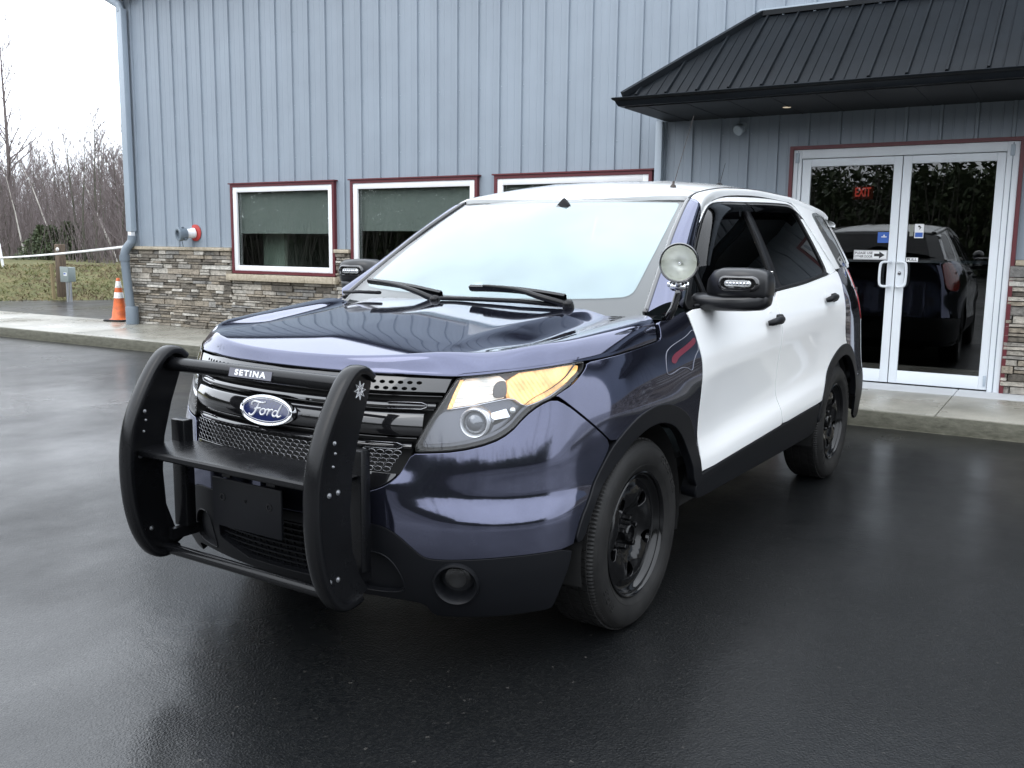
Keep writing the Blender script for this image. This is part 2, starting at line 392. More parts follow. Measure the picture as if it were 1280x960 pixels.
def glassmat(name, tint, ior, rough=.0, extra=0.):
    """thin sheet: tinted see-through with Fresnel reflection"""
    m = bpy.data.materials.new(name); m.use_nodes = True; t = NT(m); nt = m.node_tree
    nt.nodes.remove(t.b); out = nt.nodes['Material Output']
    tr = t.n('ShaderNodeBsdfTransparent'); tr.inputs[0].default_value = (*tint, 1)
    gl = t.n('ShaderNodeBsdfGlossy'); gl.inputs['Roughness'].default_value = rough; gl.inputs[0].default_value = (1, 1, 1, 1)
    fr = t.n('ShaderNodeFresnel'); ge = t.n('ShaderNodeNewGeometry'); mi = t.n('ShaderNodeMix', data_type='FLOAT')   # same reflectance from either side of the sheet
    mi.inputs[2].default_value = ior; mi.inputs[3].default_value = 1/ior; t.l(ge.outputs['Backfacing'], mi.inputs[0]); t.l(mi.outputs[0], fr.inputs[0])
    mx = t.n('ShaderNodeMixShader'); fac = fr.outputs[0]
    if extra:
        a = t.n('ShaderNodeMath', operation='ADD', use_clamp=True); a.inputs[1].default_value = extra; t.l(fac, a.inputs[0]); fac = a.outputs[0]
    t.l(fac, mx.inputs[0]); t.l(tr.outputs[0], mx.inputs[1]); t.l(gl.outputs[0], mx.inputs[2]); t.l(mx.outputs[0], out.inputs[0])
    return m
M['windshield'] = glassmat('windshield_glass', (.93, .96, .96), 1.6, .01)
# thin pale diffuse film on the inside of the glass
M['fog'] = glassmat('pale_inner_film', (.45, .55, .57), 1.0, .5)
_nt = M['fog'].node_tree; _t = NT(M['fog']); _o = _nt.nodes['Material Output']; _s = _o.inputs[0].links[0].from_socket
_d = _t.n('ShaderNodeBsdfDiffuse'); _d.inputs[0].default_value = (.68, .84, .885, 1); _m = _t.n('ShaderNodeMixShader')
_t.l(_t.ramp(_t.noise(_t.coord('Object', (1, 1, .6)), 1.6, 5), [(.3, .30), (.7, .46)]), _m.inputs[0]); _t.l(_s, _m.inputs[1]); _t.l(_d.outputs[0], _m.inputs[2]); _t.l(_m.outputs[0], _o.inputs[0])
M['tint'] = glassmat('tinted_side_glass', (.05, .055, .055), 1.5, .0)
M['visor'] = glassmat('smoked_acrylic', (.10, .09, .10), 1.22, .05)
M['lens'] = glassmat('lamp_lens', (.93, .94, .95), 1.5, .0, .01)

# ---------------------------------------------------------------- the police SUV
CAR = empty('police_suv', (0, 0, 0))
tag(CAR, 'navy and white police utility vehicle with black push bumper parked on wet asphalt', 'police car')
def P2(*a): return [tuple(p) for p in a]
sy = lambda y: float(s_of_y(y))
half = lambda pts: list(pts)
def both(pts):    # closed symmetric outline from a half outline that starts and ends at s = 0
    return list(pts) + [(-a, b) for a, b in pts[::-1]][(1 if pts[-1][0] == 0 else 0):(-1 if pts[0][0] == 0 else None)]
HLO = [(.560,.779),(.597,.856),(.645,.928),(.690,.995),(.705,1.012),(.80,1.020),(.92,1.031),(1.12,1.044),(1.25,1.051),(1.262,1.046),(1.245,1.022),(1.215,1.004),(1.179,.980),(1.096,.944),(1.031,.925),(.967,.892),(.904,.843),(.832,.812),(.709,.787),(.60,.779)]
FASC = [(1.136,.436),(.923,.442),(.789,.438),(.686,.432),(.632,.432),(.602,.438),(.565,.468),(.527,.499),(.485,.525),(.443,.535),(.366,.536)]
FB = [(.372,.636),(.413,.643),(.450,.655),(.482,.672),(.512,.697),(.532,.728),(.556,.772),(.600,.774),(.709,.782),(.832,.807),(.904,.838),(.967,.887),(1.031,.920),(1.096,.938),(1.150,.915),(1.199,.881),(1.29,.812),(1.345,.765),(1.33,.725),(1.268,.650),(1.215,.580),(1.175,.530),(1.150,.470)] + FASC
FBO = both([(0,.636)] + FB + [(0,.536)])
patch('front_bumper', M['navy'], CAR, B, FBO, sp=.020, it=1)
LF = list(reversed(FASC)) + [(1.128,.38),(1.093,.292),(1.078,.245),(1.070,.222),(.974,.226),(.796,.220),(.64,.212),(.615,.225),(.60,.262),(.5,.268),(.36,.270)]
fog = [( .711+.070*math.cos(a), .348+.068*math.sin(a)) for a in np.linspace(0, 2*math.pi, 28, endpoint=False)]
fogR = [(-a, b) for a, b in fog]
cen = [(-.34,.305),(.34,.305),(.30,.500),(-.30,.500)]
pock = [(.374,.437),(.454,.441),(.500,.410),(.533,.345),(.53,.300),(.421,.292),(.370,.296)]
pockR = [(-a, b) for a, b in pock]
fasc = patch('lower_fascia', M['plastic'], CAR, B, both([(0,.532)] + LF + [(0,.270)]), [fog, fogR, cen, pock, pockR], sp=.020, it=1, depth=.03)
def strip_lip(path, off, r, name, m, parent, n=6):
    b = MB(); b.tube([tuple(B(s, z, off)) for s, z in path], r, n); return b.build(name, m, parent, True)
for sd in (1, -1):
    # corner pocket: shallow recess with a raised lip
    Vp = lambda s, z, o: B(s*sd if sd > 0 else s, z, o)
    pp = pock if sd > 0 else pockR
    patch('corner_pocket', M['plastic'], fasc, lambda a, b, o: B(a, b, o), pp, sp=.02, it=1, off=-.018, gap=-.004)
    q = resample(chaikin(pp, 2), .012); strip_lip([tuple(x) for x in q]+[tuple(q[0])], .0, .003, 'pocket_lip', M['plastic'], fasc)
    # fog lamp: deep bezel tube, back plate and small lens
    c = Vector(B(sd*.711, .348)); e = 1e-2
    dn = Vector(np.cross(B(sd*.711+e, .348)-B(sd*.711-e, .348), B(sd*.711, .358)-B(sd*.711, .338))).normalized()
    F = frame(c, dn)
    fl = empty('fog_lamp', (0, 0, 0), parent=CAR)
    MB().lathe([(.078,-.004),(.076,.006),(.070,.009),(.065,.004),(.060,-.012),(.055,-.05),(.040,-.055),(.001,-.058)], 36, F).build('bezel', M['plastic'], fl, 40)
    b = MB(); b.lathe([(.054,-.030),(.045,-.024),(.02,-.020),(.0005,-.019)], 30, F); b.build('fog_lens', M['lens'], fl, True)
    b = MB(); b.lathe([(.030,-.028),(.026,-.045),(.0005,-.052)], 24, F)
    b.build('reflector', M['matte'], fl, True)
# centre lower opening: slatted grid
b = MB()
for k in range(9):
    z = .312+k*.0215; b.grid(np.stack([np.stack([B(s, z+dz, -.03+do) for s in np.linspace(-.335, .335, 30)]) for dz, do in ((-.004, .0), (-.003, .012), (.003, .012), (.004, 0))]))
for k in range(19):
    s = -.324+k*.036; b.grid(np.stack([np.stack([B(s+ds, z, -.034+do) for z in np.linspace(.305, .50, 6)]) for ds, do in ((.003, 0), (.002, .008), (-.002, .008), (-.003, 0))]))
b.build('lower_grille', M['plastic'], CAR, 40)
patch('radiator', M['matte'], CAR, B, [(-.42,.28),(.42,.28),(.42,.54),(-.42,.54)], sp=.06, it=0, off=-.06)

# grille ------------------------------------------------------
GR = empty('grille', (0, 0, 0), parent=CAR)
GO = both([(0,1.013),(.30,1.013),(.55,1.014),(.683,1.013),(.668,.980),(.632,.925),(.584,.850),(.545,.775),(.524,.728),(.504,.697),(.476,.676),(.446,.660),(.410,.649),(.372,.642),(0,.642)])
patch('grille_back', M['matte'], GR, B, GO, sp=.05, it=0, off=-.055)
def gedge(z): return float(np.interp(z, [.64,.649,.66,.676,.697,.728,.775,.85,.925,.98,1.013], [.36,.410,.446,.476,.504,.524,.545,.584,.632,.668,.683]))-.004
# surround lip below (polished strip) and black lower panel
lowp = both([(0,.706),(.505,.706),(.500,.692),(.472,.672),(.442,.657),(.405,.646),(.37,.641),(0,.641)])
patch('grille_lower_panel', M['gloss'], GR, B, lowp, sp=.02, it=1, off=-.006, gap=.001)
b = MB(); b.tube([tuple(B(s, z, .001)) for s, z in [(x, .6385) for x in np.linspace(-.37, .37, 30)]], .0035, 8); b.build('grille_lip', M['gloss'], GR, True)
def bar(z0, z1, off, bul, name='grille_bar', m=M['gloss'], smax=None, s0=None, tip=None):
    b = MB(); prof = [(0,-.035),(0,-.004),(.06,0),(.5,bul),(.94,0),(1,-.004),(1,-.035)]
    rows = []
    for t, o in prof:
        z = z0+(z1-z0)*t; e = (smax or gedge((z0+z1)/2)); ss = np.linspace(-e if s0 is None else s0, e, 60); rows.append(np.stack([B(s, z+0*s, off+o) for s in ss]))
    b.grid(np.stack(rows)[:, ::-1] if False else np.stack(rows)); 
    v = np.array(b.v); o = mesh_obj(name, v, [tuple(reversed(f)) for f in b.f], m, GR, 50); return o
# perforated top band
hexes = []
def hexa(c, r, sx=1.): return [(c[0]+r*sx*math.cos(a), c[1]+r*math.sin(a)) for a in np.linspace(0, 2*math.pi, 6, endpoint=False)]
for j, z in enumerate((.994, .975)):
    s = -.56+(j*.017)
    while s < .575:
        hexes.append([(s+.0105*math.cos(a)*1.1, z+.0062*math.sin(a)) for a in np.linspace(0, 2*math.pi, 8, endpoint=False)]); s += .034
band = both([(0,1.010),(.55,1.010),(.680,1.009),(.660,.966),(0,.966)])
patch('perforated_band', M['gloss'], GR, B, band, hexes, sp=.016, it=0, off=-.004, gap=.001, depth=.010, rim=.001, step=.006)
bar(.912, .930, -.016, .004); bar(.826, .898, -.006, .007); bar(.782, .800, -.016, .004)
for z in (.948, .905, .812): bar(z, z+.005, -.028, .001)
# bright C-shaped ends of the thin bars
for sd in (1, -1):
    for z in (.921, .791):
        e = gedge(z)-.03
        strip_lip([(sd*(e-.14), z+.0105), (sd*(e-.02), z+.0105), (sd*e, z+.004), (sd*(e-.002), z-.004), (sd*(e-.02), z-.0105), (sd*(e-.14), z-.0105)], -.012, .0022, 'bar_edge', M['dimchrome'], GR)
# diamond mesh band
b = MB()
for j, z in enumerate(np.arange(.716, .772, .0135)):
    s = -gedge(z)+.02+(j % 2)*.0155
    while s < gedge(z)-.02:
        ring = [tuple(B(s+.0145*math.cos(a), z+.0078*math.sin(a), -.008)) for a in np.linspace(0, 2*math.pi, 9)[:-1]]
        b.tube(ring, .0018, 4, closed=True); s += .031
b.build('grille_mesh', M['dimchrome'], GR, True)
# oval badge with script
BC = Vector(B(-.035, .866, .010)); BF = frame(BC, (-.03, -1, .25), (1, 0, 0))
BD = empty('badge', (0, 0, 0), parent=GR)
b = MB()
def oval(a, c, h0, h1, a2, c2, n=64):
    v = []; 
    for (A, Cc, h) in ((a, c, h0), (a*.99, c*.99, h1), (a2, c2, h1), (a2*.985, c2*.985, h1-.003)):
        v.append([(A*math.cos(t), Cc*math.sin(t), h) for t in np.linspace(0, 2*math.pi, n)])
    return np.array(v)
def xf(P, Mx): return np.array([[tuple(Mx @ Vector(p)) for p in r] for r in P])
b.grid(xf(oval(.134, .053, -.012, .008, .123, .0435), BF)); o = b.build('chrome_ring', M['chrome'], BD, 60); 
b = MB(); n = 64; v = [tuple(BF @ Vector((r*.1235*math.cos(t), r*.044*math.sin(t), .0055+.003*(1-r*r)))) for r in (1, .8, .5, .2) for t in np.linspace(0, 2*math.pi, n, endpoint=False)]+[tuple(BF @ Vector((0, 0, .0085)))]
f = [(k*n+j, k*n+(j+1) % n, (k+1)*n+(j+1) % n, (k+1)*n+j) for k in range(3) for j in range(n)]+[(3*n+j, 3*n+(j+1) % n, 4*n) for j in range(n)]
b.add(v, f); b.build('badge_field', M['badge_blue'], BD, True)
b = MB(); b.tube([tuple(BF @ Vector((.117*math.cos(t), .0385*math.sin(t), .0068))) for t in np.linspace(0, 2*math.pi, 72, endpoint=False)], .0011, 6, closed=True); b.build('badge_line', M['white_letter'], BD, True)
# script letters "Ford" drawn as pen strokes (x, y in units of letter height)
ST = [ # F
 [(-.98,.30),(-1.0,.48),(-.86,.62),(-.60,.62),(-.30,.56),(-.02,.60),(.06,.70)], [(-.42,.58),(-.52,.20),(-.64,-.25),(-.80,-.52),(-1.0,-.56),(-1.12,-.42)], [(-.74,.02),(-.50,.06),(-.26,.14)],
 # o
 [(.02,.12),(-.18,.06),(-.28,-.16),(-.20,-.38),(-.02,-.40),(.14,-.20),(.14,.02),(.02,.12)], [(.14,.04),(.30,.08),(.38,.14)],
 # r
 [(.44,.14),(.38,-.12),(.30,-.40)], [(.36,-.14),(.50,.08),(.64,.14),(.70,.06)],
 # d
 [(1.06,.06),(.86,.10),(.72,-.10),(.72,-.32),(.86,-.42),(1.02,-.26),(1.10,-.04)], [(1.30,.62),(1.18,.22),(1.06,-.18),(1.10,-.40),(1.24,-.38),(1.36,-.24)]]
b = MB()
for k, st in enumerate(ST):
    q = chaikin(np.array(st)*[.066, .042]+[-.008, -.001], 2, closed=False); m = len(q)
    b.tube([tuple(BF @ Vector((x, y, .0078))) for x, y in q], [(.0040 if k in (0, 1, 8) else .0034)*(.55+.45*math.sin(math.pi*(i+.6)/(m+.2))) for i in range(m)], 6)
b.build('script_lettering', M['white_letter'], BD, True)

# hood --------------------------------------------------------
_zc = cspline([-.90,-.85,-.78,-.70,-.62,-.5,-.4,-.2,0,.15,.3], [1.045,1.060,1.0785,1.0985,1.114,1.128,1.137,1.157,1.178,1.194,1.208])
def sstep(x, a, b): t = np.clip((x-a)/(b-a), 0, 1); return t*t*(3-2*t)
def Ht(x, y, off=0.):
    x = np.asarray(x, float); y = np.asarray(y, float); ax = np.abs(x)
    z = _zc(y)-.022*np.maximum(np.sqrt(ax*ax+.0016)-.04, 0)*sstep(y, -.80, -.6)-.004*(ax/.82)**2+.012*sstep(ax, .66, .80)-.03*np.clip(ax-.74, 0, 1)**2*4
    h = .034*sstep(y, -.80, -.30)
    w1 = np.interp(y, [-.8,-.5,-.2,.1,.3], [.545,.515,.505,.535,.60]); w2 = np.interp(y, [-.8,-.5,-.2,.1,.3], [.60,.635,.675,.695,.72])
    k_ = (ax-w1)/(w2-w1); k_ = k_+.0; dome = 1-.5*(np.sqrt(k_*k_+.02)-np.sqrt((k_-1)**2+.02)+1); sharp = dome
    z = z-h*(1-sharp)*.9-h*.25*sstep(ax, w2-.0, w2+.12)*0+h*.55*sstep(ax, w2+.005, w2+.16)
    z = z+.006*sstep(y, -.8, -.2)*np.exp(-(ax/.5)**4)*(1-.5*(ax/.5)**2)
    return np.stack([x, y, z+off], -1)
# break line (plan view) from centre front round the corner to the rear corner
OB = np.array([(0,-.828),(.20,-.818),(.355,-.788),(.49,-.733),(.605,-.650),(.70,-.550),(.775,-.440),(.815,-.30),(.838,-.12),(.850,.05),(.853,.16),(.846,.215),(.82,.245),(.70,.236),(.50,.225),(.25,.205),(0,.198)])
EB_s = [(0,1.0195),(.205,1.0195),(.40,1.0195),(.565,1.0195),(.705,1.0195),(.86,1.030),(1.01,1.040),(1.16,1.049),(1.345,1.0565),(1.52,1.070),(1.67,1.081),(1.762,1.089)]
nE = len(EB_s)
o_side = OB[:nE]
tt = np.linspace(0, 1, 90)
ok_ = np.linspace(0, 1, nE)
Oc = cspline(ok_, o_side)(tt); Ec = cspline(ok_, np.array(EB_s))(tt)
E3 = B(Ec[:, 0], Ec[:, 1], -.001)
rows = []
for t_, (o2, e3) in enumerate(zip(Oc, E3)):
    o3 = Ht(*o2); e = 1e-3
    tx = Oc[min(t_+1, 89)]-Oc[max(t_-1, 0)]; tx = tx/np.linalg.norm(tx); nrm = np.array([tx[1], -tx[0]])
    slope = (Ht(*(o2))-Ht(*(o2-nrm*.01)))/.01; L = np.linalg.norm(e3-o3)
    d0 = slope/np.linalg.norm(slope)*L*1.0; cc_ = .55*(1-min(1, max(0, (t_-50)/30))); d1 = np.array([nrm[0]*(.10+cc_), nrm[1]*(.10+cc_), -1.0])*L*1.0
    r = []
    for u in np.linspace(0, 1, 13):
        h00, h10, h01, h11 = 2*u**3-3*u*u+1, u**3-2*u*u+u, -2*u**3+3*u*u, u**3-u*u
        r.append(h00*o3+h10*d0+h01*e3+h11*d1)
    r.append(r[-1]+np.array([-nrm[0]*.003, -nrm[1]*.003, -.002])); r.append(r[-1]+np.array([-nrm[0]*.02, -nrm[1]*.02, .004]))
    rows.append(r)
rows = np.array(rows)
def hood_mesh():
    plan_half = np.vstack([Oc, chaikin(OB[nE-1:], 1, closed=False)[1:]])
    outl = np.vstack([plan_half, (plan_half[::-1]*[-1, 1])[1:-1]])
    V0, F0, N0 = trimmed(Ht, outl, sp=.0125, it=0, gap=0., rim=.0005, depth=.0005, step=.014)
    return V0, F0, N0
V0, F0, N0 = hood_mesh()
Vh = list(V0); Fh = list(F0); Nh = list(N0)
for sd in (1, -1):
    Rr = rows*[sd, 1, 1]; a, bq = Rr.shape[:2]; base = len(Vh)
    du = np.gradient(Rr, axis=0); dv = np.gradient(Rr, axis=1); nn = np.cross(dv, du)*sd; nn /= np.maximum(np.linalg.norm(nn, axis=-1, keepdims=True), 1e-9)
    # match the top's normal along the seam
    for i in range(a):
        o2 = Oc[i]*[sd, 1]; e = 1.5e-3; g = np.cross(Ht(o2[0]+e, o2[1])-Ht(o2[0]-e, o2[1]), Ht(o2[0], o2[1]+e)-Ht(o2[0], o2[1]-e)); nn[i, 0] = g/np.linalg.norm(g)
    Vh += list(Rr.reshape(-1, 3)); Nh += list(nn.reshape(-1, 3))
    for i in range(a-1):
        for j in range(bq-1):
            q = (base+i*bq+j, base+i*bq+j+1, base+(i+1)*bq+j+1, base+(i+1)*bq+j); Fh.append(q if sd > 0 else tuple(reversed(q)))
hood = mesh_obj('hood', Vh, Fh, M['navy'], CAR, True, Nh)
# dark filler under the hood edge and cowl
b = MB()
cw = np.array([[(-.86+1.72*i/40, .245+.02*(abs(-.86+1.72*i/40)/.86)**2 - (.06*max(0, abs(-.86+1.72*i/40)-.8)/.06 if False else 0)+dy, z) for i in range(41)] for dy, z in ((-.05, 1.158), (-.0, 1.163), (.05, 1.172), (.13, 1.165))])
b.grid(cw[::-1] if False else cw); v = np.array(b.v); n_, d_, _ = cw.shape
mesh_obj('cowl_panel', v, [tuple(reversed(f)) for f in b.f], M['plastic'], CAR, True)

# fenders, doors, quarters ------------------------------------
ARF = [(2.133,.495),(2.118,.590),(2.085,.680),(2.02,.745),(1.95,.785),(1.882,.812),(1.79,.840),(1.682,.853),(1.60,.849),(1.518,.834),(1.44,.802),(1.366,.754)]
FE = [(1.275,1.047),(1.35,1.0525),(1.52,1.066),(1.67,1.077),(1.762,1.085),(1.80,1.092),(1.815,1.12),(1.818,1.155),(1.87,1.158),(1.936,1.163),(2.03,1.178),(2.085,1.183),(2.098,1.15),(2.110,1.10),(2.118,1.0),(2.128,.81),(2.142,.62)] + ARF + [(1.29,.816),(1.199,.886),(1.12,.942),(1.10,.946),(1.13,.958),(1.185,.978),(1.225,1.002),(1.262,1.028)]
DFo = [(2.107,1.185),(2.104,1.15),(2.116,1.10),(2.124,1.0),(2.134,.81),(2.148,.62),(2.150,.520),(2.16,.497),(2.7,.512),(3.2,.529),(3.262,.531),(3.27,.545),(3.245,.64),(3.228,.716),(3.205,.85),(3.192,.96),(3.188,1.10),(3.188,1.222),(3.0,1.215),(2.6,1.200),(2.3,1.191)]
arcR = [(4.47+.478*math.cos(a), .375+.478*math.sin(a)) for a in np.radians(np.arange(158, 74, -7))]
sR = lambda y: sy(y)
arcR = [(sR(2.87+.478*math.cos(a)), .375+.478*math.sin(a)) for a in np.radians(np.arange(158, 80, -7))]
DRo = [(3.195,1.223),(3.195,1.10),(3.199,.96),(3.212,.85),(3.235,.716),(3.252,.64),(3.277,.545),(3.29,.532),(3.6,.540),(3.98,.550),(4.02,.555)] + arcR + [(sR(2.885),.90),(sR(2.862),.98),(sR(2.858),1.08),(sR(2.88),1.17),(sR(2.96),1.26),(sR(3.01),1.312),(sR(2.9),1.302),(sR(2.6),1.281),(sR(2.135),1.247),(3.4,1.232)]
arcQ = [(sR(2.87+.478*math.cos(a)), .375+.478*math.sin(a)) for a in np.radians(np.arange(80, 28, -7))]
TL = [(sR(3.46),.98),(sR(3.44),1.12),(sR(3.46),1.24),(sR(3.52),1.31),(sR(3.66),1.315),(sR(3.74)+.03,1.30),(sR(3.74)+.12,1.27),(sR(3.74)+.13,1.02),(sR(3.74)+.03,.965),(sR(3.6),.955)]
QU = [(sR(2.89),.90),(sR(2.868),.98),(sR(2.864),1.08),(sR(2.886),1.17),(sR(2.966),1.26),(sR(3.016),1.312),(sR(3.3),1.330),(sR(3.50),1.332),(sR(3.50),1.31),(sR(3.45),1.24),(sR(3.43),1.12),(sR(3.45),.98),(sR(3.6),.948),(sR(3.74)+.03,.958),(sR(3.74)+.05,.90),(sR(3.74)+.05,.64),(sR(3.4),.62),(sR(3.30),.61)] + list(reversed(arcQ))
QU = [(sR(2.89),.90),(sR(2.868),.98),(sR(2.864),1.08),(sR(2.886),1.17),(sR(2.966),1.26),(sR(3.016),1.312),(sR(3.3),1.330),(sR(3.50),1.332),(sR(3.515),1.318),(sR(3.45),1.24),(sR(3.43),1.12),(sR(3.45),.98),(sR(3.6),.948),(sR(3.74)+.03,.958),(sR(3.74)+.05,.90),(sR(3.74)+.05,.64),(sR(3.4),.62),(sR(3.31),.61)] + list(reversed(arcQ))
RB = [(sR(3.335),.46),(sR(3.318),.53),(sR(3.30),.60),(sR(3.4),.612),(sR(3.74)+.05,.632),(SMAX,.632),(SMAX+.0,.30),(sR(3.74),.28),(sR(3.40),.29)]
def ring_outline(outer, inner): return list(outer)+list(reversed(inner))
AF_in = [(2.065,.46),(2.03,.58),(1.97,.66),(1.90,.715),(1.82,.758),(1.73,.783),(1.66,.789),(1.57,.782),(1.48,.755),(1.39,.70),(1.32,.645),(1.262,.585),(1.215,.52),(1.185,.455)]
AF_out = [(2.137,.46),(2.137,.495)] + [(a, b) for a, b in ARF[1:]] + [(1.333,.722),(1.272,.648),(1.218,.578),(1.178,.528),(1.146,.45)]
aR = np.radians(np.arange(173, 8, -8))
AR_out = [(sR(2.87+.482*math.cos(a)), .375+.482*math.sin(a)) for a in aR]
AR_in = [(sR(2.87+.418*math.cos(a)), .375+.418*math.sin(a)) for a in aR]
RK_ = [(2.10,.43),(2.13,.485),(2.16,.491),(2.7,.506),(3.27,.525),(3.98,.543),(4.01,.52),(4.02,.42),(3.99,.31),(3.9,.285),(2.3,.30),(2.12,.33)]
RK = [(2.10,.43),(2.13,.485),(2.16,.491),(2.7,.506),(3.27,.525),(3.98,.543),(4.01,.52),(4.01,.42),(3.97,.372),(3.9,.362),(3.0,.372),(2.3,.382),(2.12,.388)]
for sd in (1, -1):
    patch('fender', M['navy'], CAR, B, FE, side=sd, it=1)
    fd = patch('front_door', M['white'], CAR, B, DFo, side=sd, it=1)
    rd = patch('rear_door', M['white'], CAR, B, DRo, side=sd, it=1)
    patch('quarter_panel', M['navy'], CAR, B, QU, side=sd, it=1)
    patch('wheel_arch_trim', M['plastic'], CAR, lambda a, b, o: B(a, b, o), ring_outline(AF_out, AF_in), side=sd, off=.007, gap=0, depth=.03, rim=.004, it=1)
    patch('wheel_arch_trim', M['plastic'], CAR, lambda a, b, o: B(a, b, o), ring_outline(AR_out, AR_in), side=sd, off=.007, gap=0, depth=.03, rim=.004, it=1)
    patch('rocker_panel', M['plastic'], CAR, B, RK, side=sd, it=1, off=.002, depth=.06, rim=.008)
    patch('rear_bumper', M['plastic'], CAR, B, RB, side=sd, it=1)
    patch('tail_lamp', M['red_lens'], CAR, B, [(a, b) for a, b in TL], side=sd, it=2, off=.004, sp=.03)
    # door handles: recess cup, bar
    for (y, z, dr) in ((1.44, 1.083, fd), (2.50, 1.150, rd)):
        s = sR(y); hd = empty('door_handle', parent=dr)
        c = Vector(B(s, z)); t_ = Vector(B(s+.02, z+.0012)-B(s-.02, z-.0012)).normalized(); nn = Vector(np.cross(B(s+.02, z)-B(s-.02, z), B(s, z+.02)-B(s, z-.02))).normalized()
        F = frame(c, nn, t_); b = MB()
        pts = [(-.085,0,.010),(-.078,0,.026),(-.055,0,.034),(0,0,.037),(.055,0,.034),(.070,0,.026),(.078,0,.012)]
        b.tube([tuple(F @ Vector(p)) for p in pts], [.012,.016,.0175,.0175,.0175,.0165,.012], 12)
        b.lathe([(.026,-.002),(.026,.016),(.022,.026),(.010,.029),(.0005,.029)], 20, F @ Matrix.Translation((.098, 0, 0)))
        b.build('grip', M['plastic'], hd, 50, mirror=sd < 0)
        b = MB(); b.lathe([(.036,.0005),(.034,.0018),(.026,-.0015),(.001,-.004)], 24, F @ Matrix.Translation((.0, .02, .0)) @ Matrix.Diagonal((1.2, 1.0, 1, 1))); b.build('cup', M['white'], hd, True, mirror=sd < 0)
# headlights --------------------------------------------------
UP_IN = [(.668,.912),(.690,.960),(.716,1.006),(.80,1.012),(.905,1.020),(.905,.948),(.85,.940),(.791,.931),(.72,.922)]
UP_OUT = [(.912,1.021),(1.12,1.035),(1.245,1.041),(1.232,1.018),(1.20,1.003),(1.17,.985),(1.09,.951),(1.035,.934),(.985,.922),(.960,.930),(.935,.946),(.912,.949)]
LOW = [(.575,.790),(.607,.856),(.650,.905),(.72,.915),(.791,.925),(.85,.934),(.905,.941),(.935,.938),(.962,.922),(.985,.914),(1.025,.926),(.965,.886),(.902,.850),(.830,.820),(.709,.796),(.62,.788)]
PRJ = [(.772+.060*math.cos(a), .868+.050*math.sin(a)) for a in np.linspace(0, 2*math.pi, 24, endpoint=False)]
M['ringm'] = mat('projector_ring_metal', (.80, .81, .84), .35, .55)
M['pg'] = mat('projector_glass', (.10, .11, .13), .03, .4, coat=1., ior=1.6)
for sd in (1, -1):
    HL = empty('headlight', parent=CAR)
    patch('housing', M['lamp_grey'], HL, B, HLO, side=sd, it=1, off=-.075, gap=.010, depth=-.07, rim=.0)
    b = MB(); q = shrink(resample(chaikin(HLO, 1), .015), .0035); q = np.vstack([q, q[:1]])
    b.grid(np.stack([np.stack([B(s, z, o) for s, z in q]) for o in (-.004, -.035, -.078)])); b.build('housing_wall', M['matte'], HL, True, mirror=sd < 0)
    patch('park_lamp', M['bulb'], HL, B, UP_IN, side=sd, it=1, off=-.022, gap=.002, depth=.03)
    patch('turn_lamp', M['glow_amber'], HL, B, UP_OUT, side=sd, it=1, off=-.014, gap=.0, depth=.03)
    patch('bezel', M['lamp_grey'], HL, B, LOW, [PRJ], side=sd, it=1, off=-.030, gap=.0, depth=.03)
    b = MB(); b.tube([tuple(B(s, z, -.012)) for s, z in [(.655,.909),(.72,.919),(.791,.929),(.85,.938),(.905,.945),(.935,.942),(.960,.926),(.985,.918),(1.035,.930),(1.09,.947),(1.17,.981)]], .0022, 6)
    b.build('divider', M['lamp_silver'], HL, True, mirror=sd < 0)
    c = Vector(B(.772, .868, -.028)); F = frame(c, (.38, -1, .02), (1, 0, 0))
    b = MB(); b.lathe([(.050,-.03),(.050,.004),(.046,.010),(.041,.006),(.039,-.01)], 40, F); b.build('projector_ring', M['ringm'], HL, 50, mirror=sd < 0)
    b = MB(); b.lathe([(.040,-.012),(.034,.0),(.024,.010),(.012,.016),(.0005,.018)], 32, F); b.build('projector_lens', M['pg'], HL, True, mirror=sd < 0)
    b = MB(); b.lathe([(.06,-.03),(.056,-.012),(.050,-.004)], 36, F); b.build('projector_cowl', M['lamp_silver'], HL, True, mirror=sd < 0)
    patch('bulb_cap', M['capdark'], HL, B, [(.848,.955),(.862,.950),(.90,.953),(.905,.975),(.903,1.002),(.87,1.000),(.852,.985)], side=sd, it=2, off=-.016, gap=.0, depth=.006)
    patch('lamp_edge', M['glow_amber'], HL, B, [(.668,.912),(.690,.960),(.714,1.004),(.722,1.005),(.700,.960),(.680,.914)], side=sd, it=0, off=-.018, gap=.0, depth=.01)
    # side reflector fin and marker button
    Vf = [B(.82, .895, -.026), B(.90, .912, -.020), B(.915, .885, -.022), B(.875, .868, -.028), B(.83, .852, -.032), B(.85, .88, -.012)]
    b = MB(); b.add(Vf, [(0, 5, 1), (1, 5, 2), (2, 5, 3), (3, 5, 4), (4, 5, 0)]); b.build('fin_reflector', M['chrome'], HL, False, mirror=sd < 0)
    c2 = Vector(B(.927, .906, -.02)); F2 = frame(c2, (.6, -1, .1)); b = MB(); b.lathe([(.011,-.01),(.011,.004),(.008,.008),(.0005,.010)], 18, F2); b.build('marker_button', M['clear_lens'], HL, True, mirror=sd < 0)
    patch('lens', M['lens'], HL, B, HLO, side=sd, it=1, off=.001, gap=.003, depth=.02, rim=.003)
    # bumper-to-headlight rubber line
    q = resample(chaikin(HLO, 1), .015); b = MB(); b.tube([tuple(B(s, z, -.004)) for s, z in q], .0035, 5, closed=True); b.build('lens_seal', M['matte'], HL, True, mirror=sd < 0)

